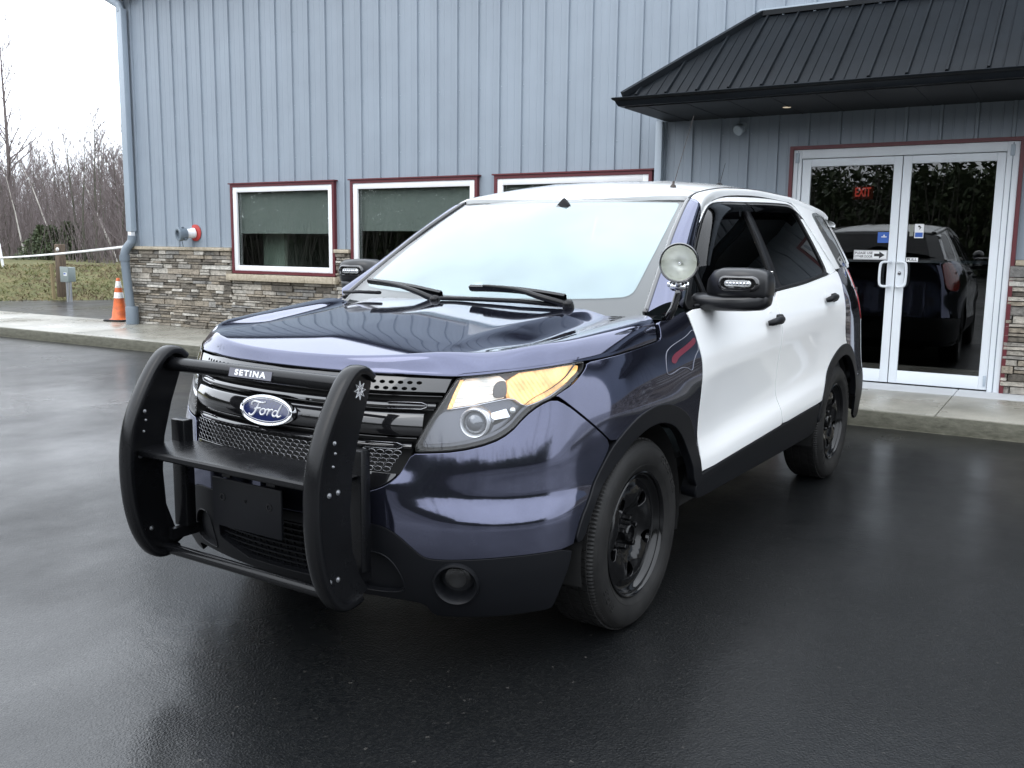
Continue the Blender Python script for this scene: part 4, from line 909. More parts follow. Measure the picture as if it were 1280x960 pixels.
b = MB(); b.tube([(-.80,.275,1.205),(-.66,.235,1.213),(-.50,.20,1.216)], .008, 8); b.tube([(-.10,.145,1.208),(.10,.15,1.211),(.30,.17,1.210),(.5,.20,1.200)], .009, 8); b.build('cowl_seal', M['plastic'], CAR, True)
# washer jets on hood
# antennas
b = MB(); b.lathe([(.016,-.002),(.014,.008),(.006,.016),(.004,.03)], 12, frame(Vector(RF(.50, 1.25)), (0, 0, 1))); p0 = Vector(RF(.50, 1.25)); b.tube([tuple(p0), tuple(p0+Vector((.022, .06, .18))), tuple(p0+Vector((.045, .12, .355)))], [.002, .0016, .001], 6); b.build('whip_antenna', M['iron'], CAR, 50)
b = MB(); p0 = Vector(RF(.40, 2.14)); b.lathe([(.02,-.002),(.018,.01),(.006,.02)], 12, frame(p0, (0, 0, 1))); b.tube([tuple(p0), tuple(p0+Vector((.02, .03, .13)))], [.002, .0012], 6); b.build('short_antenna', M['plastic'], CAR, 50)

# pennant-shaped grey outline and red band on the left front fender
def fender_patch(name, m, pts, off):
    return patch(name, m, CAR, B, pts, it=2, off=off, gap=0, depth=.0004, rim=0, sp=.012)
dS = lambda y: sy(y)
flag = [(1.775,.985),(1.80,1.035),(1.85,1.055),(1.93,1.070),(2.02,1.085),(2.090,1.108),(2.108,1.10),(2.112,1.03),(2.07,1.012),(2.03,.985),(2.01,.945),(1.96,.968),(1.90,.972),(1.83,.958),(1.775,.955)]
q = resample(chaikin(flag, 2), .008); bb = MB(); bb.tube([tuple(B(s, z, .0012)) for s, z in q], .0016, 4, closed=True); M['greyline'] = mat('pennant_grey', (.20, .21, .25), .4); fdc = bb.build('pennant_outline', M['greyline'], CAR, True)
M['redband'] = mat('pennant_red', (.13, .014, .030), .35, coat=.5); fender_patch('pennant_band', M['redband'], [(1.830,.998),(1.845,1.018),(1.88,1.030),(1.95,1.043),(2.04,1.062),(2.098,1.080),(2.102,1.058),(2.05,1.042),(1.96,1.024),(1.90,1.011),(1.865,.990)], .0012)
# push bumper -------------------------------------------------
PB = empty('push_bumper', parent=CAR)
FR = [(-.945,1.030),(-.975,1.056),(-1.020,1.058),(-1.065,1.020),(-1.118,.940),(-1.165,.850),(-1.192,.770),(-1.203,.660),(-1.197,.540),(-1.178,.440),(-1.145,.365),(-1.105,.320),(-1.060,.312),(-1.010,.325)]
BK = [(-.972,.345),(-1.008,.400),(-1.040,.490),(-1.048,.620),(-1.035,.743),(-1.000,.863),(-.960,.965),(-.946,1.005)]
for sd in (1, -1):
    UR = empty('upright', parent=PB)
    b = MB(); fr = chaikin(np.array(FR), 2, closed=False); poly = [tuple(p) for p in fr]+BK
    Mx = Matrix(((0, 0, 1, 0), (1, 0, 0, 0), (0, 1, 0, 0), (0, 0, 0, 1))); x0, x1 = (.455, .462) if sd > 0 else (-.462, -.455)
    b.prism(poly, x0, x1, Mx); b.build('side_plate', M['satin'], UR, 30)
    # rubber faced channel following the front curve
    b = MB(); c = chaikin(np.array(FR), 2, closed=False); k = len(c); tg_ = np.gradient(c, axis=0); tg_ /= np.linalg.norm(tg_, axis=1, keepdims=True); nr = np.stack([-tg_[:, 1], tg_[:, 0]], -1)
    if nr[k//2, 0] > 0: nr = -nr
    cx = sd*.450; sec = [(-.029,-.014),(-.031,.0),(-.028,.008),(-.018,.0125),(0,.014),(.018,.0125),(.028,.008),(.031,.0),(.029,-.014),(.022,-.016),(-.022,-.016),(-.029,-.014)]
    P = np.array([[(cx+dx, c[i][0]+nr[i][0]*dn_, c[i][1]+nr[i][1]*dn_) for i in range(k)] for dx, dn_ in sec]); b.grid(P); v = np.array(b.v); o = b.build('front_channel', M['satin'], UR, 50)
    # end caps
    b = MB()
    hy = [(-1.112,.844,.007),(-1.110,.812,.0045),(-1.120,.773,.0045),(-1.138,.687,.009),(-1.100,.689,.009),(-1.141,.414,.009),(-1.106,.414,.009)]
    for y, z, r in [(y_, z_, r_*.66) for y_, z_, r_ in hy]:
        for s2 in (1, -1): b.lathe([(r*1.5,0),(r*1.5,.0015),(r,.002),(r*.9,.005),(.0005,.006)], 12, frame((sd*.4585+s2*.0036, y, z), (s2, 0, 0)))
    b.build('bolt_head', M['silver'], UR, 40)
    # rear bracket post to the bumper
    b = MB(); b.box((sd*.43-.012, -1.045, .36), (sd*.43+.012, -.93, .40)); b.box((sd*.43-.035, -1.00, .40), (sd*.43+.035, -.955, .80), bev=.005); b.build('bracket', M['satin'], UR, 30)
for (y, z, r, nm) in ((-1.000, 1.004, .0255, 'upper_tube'), (-1.055, .330, .019, 'lower_tube')):
    b = MB(); b.tube([(-.455, y, z), (.455, y, z)], r, 24); b.build(nm, M['satin'], PB, 40)
b = MB(); b.grid(np.array([[(x, y, z) for x in np.linspace(-.455, .455, 12)] for y, z in ((-.96, .722), (-1.130, .716), (-1.146, .714), (-1.152, .708), (-1.152, .694), (-1.146, .688), (-1.130, .686), (-1.125, .700), (-.96, .712))])); b.build('cross_shelf', M['satin'], PB, 30)
# licence plate bracket
b = MB(); b.box((-.17, -1.062, .470), (.17, -1.052, .640), bev=.004); o = b.build('plate_bracket', M['plastic'], PB, 30)
b = MB()
for x, z in ((-.115, .575), (.115, .575), (0, .578)): b.lathe([(.014 if x else .006,0),(.014 if x else .006,.002),(.008 if x else .004,.0025),(.007 if x else .003,-.002 if x else .005),(.0005,-.002 if x else .005)], 16, frame((x, -1.062, z), (0, -1, 0)))
b.build('bracket_boss', M['satin'], o, 40)
b = MB(); b.box((-.13, -1.05, .64), (-.09, -1.04, .70)); b.box((.09, -1.05, .64), (.13, -1.04, .70)); b.build('bracket_tab', M['satin'], PB, False)
# maker's plate lettering on the tube
Fs = frame((0, -1.0262, 1.0065), (0, -1, .28), (1, 0, 0)); b = MB(); b.box((-.103, -.0150, -.003), (.103, .0150, .0006), Fs, .0); o = b.build('name_plate', M['silver'] if False else mat('engraved_plate', (.13, .13, .15), .3, .9), PB, False)
tv, tf = text_mesh('SETINA', .027, .0008, bold=.0009, spacing=1.25); sx = .150/(max(p[0] for p in tv)-min(p[0] for p in tv)); b = MB(); b.add([tuple(Fs @ Vector((x*sx, y, z+.0014))) for x, y, z in tv], tf); b.build('plate_lettering', M['white_letter'], o, False)
# star badge on the left upright
Fb = frame((.4655, -1.000, .992), (1, 0, 0), (0, 1, 0)); b = MB(); n = 16
for i in range(8):
    a = 2*math.pi*i/8; da = math.pi/8; p = [(.010*math.cos(a-da), .010*math.sin(a-da)), (.0235*math.cos(a), .0235*math.sin(a)), (.010*math.cos(a+da), .010*math.sin(a+da))]
    b.tube([tuple(Fb @ Vector((x*1.1, y*1.25, .0))) for x, y in p], .0011, 4)
for r_ in (.0095, .0055): b.tube([tuple(Fb @ Vector((r_*math.cos(a), r_*1.15*math.sin(a), .0))) for a in np.linspace(0, 2*math.pi, 20, endpoint=False)], .0010, 4, closed=True)
b.build('star_emblem', M['white_letter'], PB, False)
# ================================================================ building
PSI = .0341; YW = 6.515
def W2(x, y, z=0.): c, s = math.cos(PSI), math.sin(PSI); return (c*x-s*y, s*x+c*y, z)
BL = empty('metal_building', (0, 0, 0), PSI)
tag(BL, 'blue grey ribbed metal building with stone wainscot and red trimmed windows behind the parked car', 'building')
def wallmat(name, col, rough, streak=.035, spec=.4):
    m = mat(name, col, rough, spec=spec); t = NT(m); v = t.coord('Object', (1, 1, .12)); n1 = t.noise(v, 5, 6); v2 = t.coord('Object'); n2 = t.noise(v2, 1.3, 5)
    a = t.ramp(n1, [(.3, tuple(c*(1-streak) for c in col)), (.7, tuple(c*(1+streak*.7) for c in col))]); b_ = t.ramp(n2, [(.3, .92), (.75, 1.04)])
    mx = t.n('ShaderNodeMix', data_type='RGBA', blend_type='MULTIPLY'); mx.inputs[0].default_value = 1; t.l(a, mx.inputs[6]); t.l(b_, mx.inputs[7]); t.l(mx.outputs[2], t.b.inputs['Base Color'])
    t.bump(n2, .15, .02); return m
M['siding'] = wallmat('blue_grey_steel_siding', (.268, .312, .362), .42, .03)
M['redtrim'] = wallmat('dark_red_trim', (.11, .020, .026), .4)
M['vinyl'] = wallmat('white_vinyl', (.80, .81, .82), .4, .03)
M['pvc'] = wallmat('grey_pvc', (.16, .195, .23), .4)
M['galv'] = wallmat('pale_downspout', (.36, .42, .48), .4)
M['alu'] = wallmat('white_aluminium', (.70, .74, .78), .35, .04)
M['roofblack'] = wallmat('black_roof_steel', (.006, .008, .0105), .40, .25, .18)
M['soffit'] = wallmat('black_soffit', (.012, .014, .016), .55, .2, .3)
M['pane'] = glassmat('window_glass', (.80, .84, .82), 1.55, .0, .045)
M['doorglass'] = glassmat('door_glass', (.34, .37, .38), 1.5, .0, .05)
M['interior'] = wallmat('interior_wall', (.22, .23, .20), .8)
M['indark'] = wallmat('interior_floor', (.035, .035, .035), .6)
# stone: each stone its own tone
M['stone'] = mat('ledgestone', (.3, .27, .23), .75, spec=.3); t = NT(M['stone'])
g = t.n('ShaderNodeNewGeometry'); r0 = t.ramp(g.outputs['Random Per Island'], [(0, (.11, .098, .083)), (.22, (.22, .195, .160)), (.45, (.33, .285, .225)), (.62, (.21, .205, .195)), (.8, (.42, .385, .33)), (1., (.55, .53, .48))])
nn = t.noise(t.coord('Object'), 22, 8, .65); r1 = t.ramp(nn, [(.28, .42), (.5, .95), (.75, 1.35)])
mx = t.n('ShaderNodeMix', data_type='RGBA', blend_type='MULTIPLY'); mx.inputs[0].default_value = 1; t.l(r0, mx.inputs[6]); t.l(r1, mx.inputs[7]); t.l(mx.outputs[2], t.b.inputs['Base Color'])
t.bump(t.noise(t.coord('Object', (1, 1, 2.5)), 34, 8, .7), .9, .018)
M['cap'] = mat('cast_stone_cap', (.42, .36, .27), .8); t = NT(M['cap']); t.l(t.ramp(t.noise(t.coord('Object'), 18, 8, .7), [(.3, (.26, .22, .16)), (.7, (.50, .44, .34))]), t.b.inputs['Base Color']); t.bump(t.noise(t.coord('Object'), 45, 6, .7), .8, .01)
M['mortar'] = mat('mortar', (.045, .042, .038), .95)
WINS = [(-8.374, -6.383), (-6.088, -4.070), (-3.816, -1.782)]; WZ0, WZ1 = 1.005, 2.270
DX0, DX1, DZ1 = -.285, 1.765, 2.430
# ribbed siding: profile across x, extruded in z
def siding(b, x0, x1, z0, z1, y=YW):
    xs = []; p = .3048; k0 = math.floor((x0+10.192)/p)
    for k in range(int(k0)-1, int((x1+10.192)/p)+2):
        c = -10.192+k*p
        for dx, h in ((-.0200, 0), (-.0130, .024), (.0130, .024), (.0200, 0), (.096, 0), (.1, .0028), (.112, .0028), (.116, 0), (.196, 0), (.2, .0028), (.212, .0028), (.216, 0)): xs.append((c+dx, h))
    hx = lambda q: float(np.interp(q, [a for a, _ in xs], [c for _, c in xs])); xs = [(x0, hx(x0))]+[(x, h) for x, h in xs if x0 < x < x1]+[(x1, hx(x1))]
    b.grid(np.array([[(x, y-h, z) for z in (z0, z1)] for x, h in xs]))
b = MB(); XL, XR, ZT, ZL = -10.70, 13.5, 5.32, 1.372
siding(b, XL, XR, WZ1 if False else 2.435, ZT); cuts = [(XL, WINS[0][0]), (WINS[0][1], WINS[1][0]), (WINS[1][1], WINS[2][0]), (WINS[2][1], DX0), (DX1, XR)]
for a, c in cuts: siding(b, a, c, ZL, 2.435)
for a, c in WINS: siding(b, a, c, WZ1, 2.435)
o = mesh_obj('wall_siding', b.v, b.f, M['siding'], BL, 25)
b = MB()                                     # screw heads along the girts
for z in (1.52, 2.36 if False else 2.62, 3.32, 4.3, 5.2):
    for k in range(0, 78):
        x = -10.192+k*.3048+.035
        if x > XR-.1: break
        if z < 2.3 and not any(a < x < c for a, c in cuts): continue
        b.lathe([(.0075,.0),(.0075,.004),(.004,.006),(.0003,.006)], 6, frame((x, YW-.0005, z), (0, -1, 0)))
b.build('siding_screw', M['galv'], o, False)['kind'] = 'stuff'
# side and back walls, roof slab with overhang
b = MB(); b.box((XL-.02, YW+.03, .14), (XL+.0, 21, ZT)); b.box((XL, 20.98, .14), (XR, 21, ZT)); b.box((XR, YW+.03, .14), (XR+.02, 21, ZT)); b.build('side_wall', M['siding'], BL, False)
b = MB(); b.box((XL-.45, YW-.35, ZT), (XR+.45, 21.4, ZT+.10)); b.build('roof', M['roofblack'], BL, False)
b = MB(); b.box((-10.79, YW-.01, ZL), (-10.765, YW+.09, ZT)); b.box((-10.765, YW+.005, ZL+.02), (XL, YW+.02, ZT)); b.build('corner_trim', M['redtrim'], BL, False)
b = MB(); b.box((XL+.0, YW-.028, ZL+.02), (XL+.06, YW-.002, ZT)); b.build('corner_flashing', M['siding'], BL, False)
# stone wainscot
def stones(b, x0, x1, z0, z1, rnd):
    z = z0
    while z < z1-.012:
        h = min(rnd.choice((.034, .045, .052, .06, .072, .088)), z1-z); 
        if z1-z-h < .02: h = z1-z
        x = x0+rnd.uniform(-.2, 0)
        while x < x1:
            L = rnd.uniform(.10, .42); a, c = max(x, x0), min(x+L, x1)
            if c-a > .02:
                if h > .07 and rnd.random() < .35: subs = [(z, z+h*.5), (z+h*.5, z+h)]
                else: subs = [(z, z+h)]
                for za, zb in subs:
                    d = rnd.uniform(.018, .062); g_ = .0022; n0 = len(b.v)
                    j = lambda s: rnd.uniform(-s, s)
                    b.box((a+g_, YW-.02-d, za+g_), (c-g_, YW+.02, zb-g_))
                    for q in range(n0, len(b.v)):
                        vx, vy, vz = b.v[q]
                        if vy < YW: vx += (-1 if vx > (a+c)/2 else 1)*rnd.uniform(.001, .006); vz += (-1 if vz > (za+zb)/2 else 1)*rnd.uniform(.001, .005); vy += j(.007)
                        b.v[q] = (vx, vy, vz)
            x += L
        z += h
b = MB(); rs = random.Random(3)
for x0, x1, z1 in ((-10.76, WINS[0][0]-.03, 1.318), (WINS[0][0]-.03, WINS[0][1]+.03, .895), (WINS[0][1]+.03, WINS[1][0]-.03, 1.318), (WINS[1][0]-.03, WINS[1][1]+.03, .895), (WINS[1][1]+.03, WINS[2][0]-.03, 1.318), (WINS[2][0]-.03, WINS[2][1]+.03, .895), (WINS[2][1]+.03, DX0, 1.318), (DX1, XR, 1.318)):
    stones(b, x0, x1, .14, z1, rs)
st = b.build('stone_veneer', M['stone'], BL, False)
b = MB(); 
for a, c in [(-10.80, WINS[0][0]-.0), (WINS[0][1], WINS[1][0]), (WINS[1][1], WINS[2][0]), (WINS[2][1], DX0), (DX1, XR)]: b.box((a, YW-.012, .13), (c, YW+.02, 1.36))
for a, c in WINS: b.box((a, YW-.012, .13), (c, YW+.02, .99))
b.build('mortar_backing', M['mortar'], BL, False)
for a, c in [(-10.79, WINS[0][0]-.012), (WINS[0][1]+.012, WINS[1][0]-.012), (WINS[1][1]+.012, WINS[2][0]-.012), (WINS[2][1]+.012, DX0-.04), (DX1+.04, XR)]:
    x = a; b = MB()
    while x < c-.05:
        e = min(x+rs.uniform(.55, .95), c); b.box((x+.002, YW-.095, 1.320), (e-.002, YW+.01, 1.369), bev=.006); x = e
    b.build('stone_ledge', M['cap'], BL, 30)
# windows ----------------------------------------------------
for k, (a, c) in enumerate(WINS):
    w = empty('window', parent=BL)
    b = MB(); z0, z1 = WZ0, WZ1
    def frame_boxes(b, a, c, z0, z1, w_, y0, y1, bev=.0): b.box((a, y0, z0), (a+w_, y1, z1), bev=bev); b.box((c-w_, y0, z0), (c, y1, z1), bev=bev); b.box((a+w_, y0, z1-w_), (c-w_, y1, z1), bev=bev); b.box((a+w_, y0, z0), (c-w_, y1, z0+w_), bev=bev)
    frame_boxes(b, a-.005, c+.005, z0-.005, z1+.012, .040, YW-.055, YW+.03); b.box((a-.03, YW-.072, z1+.012), (c+.03, YW+.0, z1+.028)); b.build('red_trim', M['redtrim'], w, False)
    b = MB(); frame_boxes(b, a+.036, c-.036, z0+.036, z1-.029, .075, YW-.043, YW+.03, .004); b.build('window_frame', M['vinyl'], w, 30)
    b = MB(); b.box((a+.10, YW+.004, z0+.10), (c-.10, YW+.008, z1-.09)); b.build('window_pane', M['pane'], w, False)
    b = MB(); frame_boxes(b, a+.108, c-.108, z0+.108, z1-.100, .010, YW-.010, YW+.003); b.build('glazing_bead', M['matte'], w, False)
    b = MB(); x = a-.07
    while x < c+.06: e = min(x+.52, c+.07); b.box((x+.002, YW-.125, .897), (e-.002, YW+.0, .990), bev=.006); x = e
    b.build('window_sill', M['cap'], w, 30)
# rooms behind the glass
RM = empty('room', parent=BL)
b = MB(); b.box((-10.5, YW+2.6, .14), (-1.5, YW+2.65, 2.9)); b.box((-10.5, YW+.05, 2.7), (13.2, YW+6, 2.75)); b.box((-10.55, YW+.05, .14), (-10.5, YW+2.6, 2.7)); b.box((-7.72, YW+.35, .14), (-7.66, YW+2.6, 2.7)); b.box((-5.0, YW+1.6, .14), (-4.95, YW+2.6, 2.7)); b.box((-1.55, YW+.05, .14), (-1.5, YW+5, 2.7)); b.box((-1.5, YW+5, .14), (13.2, YW+5.05, 2.7)); b.box((13.15, YW+.05, .14), (13.2, YW+5, 2.7))
b.box((-10.5, YW+.03, .14), (DX0, YW+.05, .92)); b.box((-10.5, YW+.035, 2.20), (DX0-.05, YW+.045, 2.7))
b.build('inner_wall', M['interior'], RM, False)
b = MB(); b.box((-10.5, YW+.03, .10), (13.2, YW+5, .139)); b.build('inner_floor', M['indark'], RM, False)
M['shade'] = wallmat('roller_shade', (.33, .34, .335), .9, .03)
for (a, c), zb in zip(WINS, (1.60, 1.64, 1.64)):
    b = MB(); b.box((a+.09, YW+.05, zb), (c-.09, YW+.053, WZ1-.1)); b.box((a+.09, YW+.045, zb-.02), (c-.09, YW+.06, zb)); b.build('roller_shade', M['shade'], RM, False)
M['cab'] = wallmat('pale_cabinet', (.55, .62, .54), .6)
b = MB(); b.box((-8.30, YW+.5, .14), (-7.72, YW+1.1, 2.2)); b.build('cabinet', M['cab'], RM, 30)
b = MB(); b.box((-5.45, YW+.45, .14), (-5.05, YW+.9, 1.55)); b.box((-5.0, YW+.45, .14), (-4.94, YW+.9, 1.55)); b.build('cabinet', M['cab'], RM, 30)
# entrance ---------------------------------------------------
DR = empty('double_door', parent=BL)
b = MB(); yf, yb = YW-.05, YW+.06
b.box((DX0, YW-.07, .14), (DX0+.035, YW+.02, DZ1)); b.box((DX1-.0, YW-.07, .14), (DX1+.035, YW+.02, DZ1)); b.box((DX0, YW-.07, DZ1), (DX1+.035, YW+.02, DZ1+.035)); b.build('red_trim', M['redtrim'], DR, False)
b = MB(); b.box((DX0+.037, yf, .14), (DX0+.118, yb, DZ1-.002), bev=.003); b.box((DX1-.105, yf, .14), (DX1-.002, yb, DZ1-.002), bev=.003); b.box((DX0+.118, yf, DZ1-.088), (DX1-.105, yb, DZ1-.002), bev=.003); b.build('door_frame', M['alu'], DR, 30)
b = MB(); b.box((DX1-.06, yf-.004, .14), (DX1-.053, yf+.0, 2.42)); b.box((DX0+.08, yf-.004, .14), (DX0+.085, yf, 2.42)); b.build('frame_groove', M['pvc'], DR, False)
LX = [(-.162, .783, -.084, .700), (.789, 1.652, .866, 1.572)]
LX = [(-.162, .780, -.075, .703), (.786, 1.655, .864, 1.640-.06)]
GZ0, GZ1 = .278, 2.262
LX = [(-.160, .779, -.076, .704), (.787, 1.656, .864, 1.584)]
# the right leaf's glass ends where the stile of the frame begins
for (x0, x1, g0, g1), hx in zip(LX, (.735, .805)):
    lf = empty('door_leaf', parent=DR); b = MB(); ya, yb2 = YW-.035, YW+.01
    b.box((x0, ya, .155), (g0, yb2, 2.335), bev=.003); b.box((g1, ya, .155), (x1, yb2, 2.335), bev=.003); b.box((g0, ya, GZ1), (g1, yb2, 2.335), bev=.003); b.box((g0, ya, .155), (g1, yb2, GZ0), bev=.003); b.build('stile_frame', M['alu'], lf, 30)
    b = MB(); b.box((g0-.005, YW-.014, GZ0-.005), (g1+.005, YW-.008, GZ1+.005)); b.build('door_glass', M['doorglass'], lf, False)
    b = MB(); b.box((g0, YW+.03, 1.325), (g1, YW+.055, 1.352)); b.build('push_bar', M['alu'], lf, False)
    s_ = -1 if hx < .78 else 1
    b = MB(); q = chaikin(np.array([(0,0,.118),(0,-.055,.118),(s_*.075,-.06,.118),(s_*.085,-.06,.06),(s_*.085,-.06,-.06),(s_*.075,-.06,-.118),(0,-.055,-.118),(0,0,-.118)]), 2, closed=False)
    b.tube([(hx+x, ya+y, 1.215+z) for x, y, z in q], .0125, 12); b.build('pull_handle', M['alu'], lf, True)
b = MB(); b.lathe([(.0005,.012),(.012,.012),(.016,.008),(.017,0)], 20, frame((.822, YW-.035, 1.225), (0, -1, 0)) ); b.build('lock_cylinder', M['dimchrome'], DR, True)
b = MB()
for x in (DX0+.075, DX1-.06): b.box((x-.018, yf-.012, 2.30), (x+.018, yf, 2.40), bev=.003)
b.build('door_hinge', M['galv'], DR, 30)
for x in (1.625,): b = MB(); b.box((x, YW-.050, .19), (x+.02, YW-.036, .29), bev=.002); b.build('door_hinge', M['galv'], DR, 30)
M['paper'] = mat('sign_white', (.74, .75, .76), .5); M['ink'] = mat('sign_ink', (.01, .01, .012), .5); M['blue'] = mat('sticker_blue', (.03, .10, .38), .4)
def sign(x0, z0, x1, z1, m, texts, nm='door_sign', border=False, y=YW-.016):
    s = empty(nm, parent=DR); b = MB(); b.box((x0, y-.001, z0), (x1, y, z1)); b.build('sign_plate', m, s, False)
    if border:
        b = MB(); 
        for q in ((x0+.004, z0+.004, x1-.004, z0+.007), (x0+.004, z1-.007, x1-.004, z1-.004), (x0+.004, z0+.004, x0+.007, z1-.004), (x1-.007, z0+.004, x1-.004, z1-.004)): b.box((q[0], y-.0016, q[1]), (q[2], y-.0011, q[3]))
        b.build('sign_border', M['ink'], s, False)
    b = MB()
    for tx, cx, cz, size, width in texts:
        tv, tf = text_mesh(tx, size, .0003, bold=.0006); w_ = max(p[0] for p in tv)-min(p[0] for p in tv); k = width/w_ if width else 1
        b.add([(cx+px*k, y-.0016-pz, cz+py) for px, py, pz in tv], tf)
    return s, b
s, b = sign(.384, 1.352, .697, 1.442, M['paper'], [('PLEASE USE', .478, 1.414, .034, .165), ('OTHER DOOR', .478, 1.380, .034, .165)], border=True)
b.prism([(.575,-.013),(.622,-.013),(.622,-.034),(.672,0),(.622,.034),(.622,.013),(.575,.013)], 0, .001, Matrix(((1,0,0,0),(0,0,-1,YW-.0175),(0,1,0,1.397),(0,0,0,1))))
b.build('sign_lettering', M['ink'], s, False)
s, b = sign(.868, 1.336, .976, 1.376, M['paper'], [('PULL', .922, 1.356, .038, .088)], y=YW-.0365 if False else YW-.016); b.build('sign_lettering', M['ink'], s, False)
s, b = sign(.597, 1.515, .700, 1.618, M['blue'], [], 'blue_sticker'); b.box((.63, YW-.0180, 1.568), (.68, YW-.0175, 1.576)); b.prism([(.645,-.006),(.655,.012),(.665,-.006)], 0, .0006, Matrix(((1,0,0,0),(0,0,-1,YW-.0176),(0,1,0,1.585),(0,0,0,1)))); b.build('sticker_mark', M['paper'], s, False)
s, b = sign(.928, 1.562, 1.008, 1.695, M['paper'], [], 'hours_sticker'); b.box((.934, YW-.0180, 1.572), (1.002, YW-.0175, 1.615)); b.build('sticker_field', M['blue'], s, False)
b = MB(); b.prism([(.958,.03),(.972,.03),(.985,.012),(.972,-.006),(.965,-.006),(.975,.010),(.955,.018)], 0, .0006, Matrix(((1,0,0,0),(0,0,-1,YW-.0176),(0,1,0,1.650),(0,0,0,1)))); b.build('sticker_mark', M['ink'], s, False)
s, b = sign(.884, 1.580, .918, 1.690, M['interior'], [], 'grey_sticker')
# lit exit sign and ceiling lights in the hall
EX = empty('exit_sign', parent=BL)
def awallray(px_x, z, yy):     # helper left for clarity: placed by measurement
    return px_x
ex, ey, ez = .10, YW+1.7, 2.10
b = MB(); b.box((ex-.11, ey, ez-.075), (ex+.11, ey+.04, ez+.075), bev=.004); b.build('exit_housing', mat('exit_face', (.10, .01, .01), .5, em=.10, emc=(1, .08, .05)), EX, 30)
M['exitred'] = mat('exit_letters', (.8, .05, .03), .5, em=1.9, emc=(1., .10, .07))
tv, tf = text_mesh('EXIT', .13, .001, bold=.003); k = .175/(max(p[0] for p in tv)-min(p[0] for p in tv)); b = MB(); b.add([(ex+x*k, ey-.002-z, ez+y*1.1) for x, y, z in tv], tf); b.build('exit_lettering', M['exitred'], EX, False)
M['lampglow'] = mat('ceiling_lamp_glow', (.9, .85, .75), .5, em=3.5, emc=(1., .86, .66))
for x, y in ((.12, YW+2.3), (1.05, YW+3.6), (2.1, YW+2.2)):
    b = MB(); b.lathe([(.0005,-.012),(.085,-.012),(.095,-.004),(.10,0)], 24, frame((x, y, 2.70), (0, 0, 1))); b.build('ceiling_lamp', M['lampglow'], RM, False)
# canopy -----------------------------------------------------
CN = empty('entrance_canopy', parent=BL)
x0, x1, yE, zE, zR, xr = -1.60, 8.0, 5.36, 2.895, 3.775, -.66
b = MB(); yW_ = YW-.004
b.add([(x0, yE, zE), (x1, yE, zE), (x1, yW_, zR), (xr, yW_, zR), (x0, yW_, zE)], [(0, 1, 2, 3), (0, 3, 4)])
b.build('canopy_roof', M['roofblack'], CN, False)
b = MB(); n_up = Vector((0, -(zR-zE), (yW_-yE))).normalized()
k = 0; x = x0+.10
while x < x1:
    # rib runs from the eave up to the hip or the wall
    ft = min(1., (x-x0)/(xr-x0)) if x < xr else 1.
    for dx, hw, hh in ((0, .016, .022), (.10, .007, .006), (.2, .007, .006)):
        xx = x+dx; ff = min(1., (xx-x0)/(xr-x0)) if xx < xr else 1.
        if xx > x1 or ff < .05: continue
        A_ = Vector((xx, yE-.012, zE-.005)); B_ = Vector((xx, yE+(yW_-yE)*ff, zE+(zR-zE)*ff))
        q = [A_+Vector((-hw, 0, 0)), A_+Vector((-hw*.55, 0, 0))+n_up*hh, A_+Vector((hw*.55, 0, 0))+n_up*hh, A_+Vector((hw, 0, 0)), B_+Vector((-hw, 0, 0)), B_+Vector((-hw*.55, 0, 0))+n_up*hh, B_+Vector((hw*.55, 0, 0))+n_up*hh, B_+Vector((hw, 0, 0))]
        b.add([tuple(p) for p in q], [(0,1,5,4),(1,2,6,5),(2,3,7,6),(3,2,1,0)])
    x += .3048
b.build('roof_rib', M['roofblack'], CN, False)
b = MB(); h0, h1 = Vector((x0-.03, yE-.03, zE+.012)), Vector((xr, yW_-.01, zR+.02)); b.tube([tuple(h0), tuple(h1)], .042, 4); b.tube([tuple(h1), (x1, yW_-.02, zR+.012)], .035, 4); b.build('hip_cap', M['roofblack'], CN, False)
b = MB(); b.box((xr-.02, YW-.03, zR+.035), (x1, YW-.006, zR+.062)); p0, p1 = Vector((xr-.02, YW-.032, zR+.048)), Vector((x0-.02, YW-.032, zE+.05)); b.tube([tuple(p0), tuple(p1)], .012, 4); b.build('wall_flashing', M['galv'], CN, False)
# gutter: ogee section along the front and the left end, with a corner
def gsec(o): return [(o-.02, .085), (o+.005, .085), (o+.012, .070), (o-.004, .045), (o+.0, .020), (o-.02, .002), (o-.09, .0)]
b = MB(); sec = [(0, .085), (-.115, .085), (-.125, .078), (-.118, .062), (-.095, .050), (-.085, .025), (-.07, .004), (0, 0)]
xl, yf_ = -1.60, 5.385
P = []
for dy, z in sec: P.append([(xl+dy, YW-.01, 2.795+z), (xl+dy, yf_+dy, 2.795+z), (x1, yf_+dy, 2.795+z)])
b.grid(np.array(P)); b.build('gutter', M['roofblack'], CN, 40)
b = MB(); b.box((xl-.02, yf_-.02, 2.788), (x1, YW-.005, 2.800)); o = b.build('soffit', M['soffit'], CN, False)
b = MB(); x = xl+.2
while x < x1: b.box((x, yf_, 2.784), (x+.012, YW-.01, 2.787)); x += .4
b.build('soffit_seam', M['soffit'], CN, False)
b = MB(); b.box((xl-.0, yf_, 2.86), (x1, yf_+.02, 2.90)); b.box((xl, yf_, 2.86), (xl+.02, YW-.01, 2.90)); b.build('fascia', M['roofblack'], CN, False)
for x in (-.22, 1.9, 4.1):
    b = MB(); b.lathe([(.0005,.004),(.035,.004),(.04,.001)], 20, frame((x, 6.0, 2.787), (0, 0, -1))); b.build('soffit_lamp', mat('soffit_lamp_glow', (.8, .72, .6), .5, em=.35, emc=(1., .8, .55)) if x == -.22 else bpy.data.materials['soffit_lamp_glow'], CN, False)
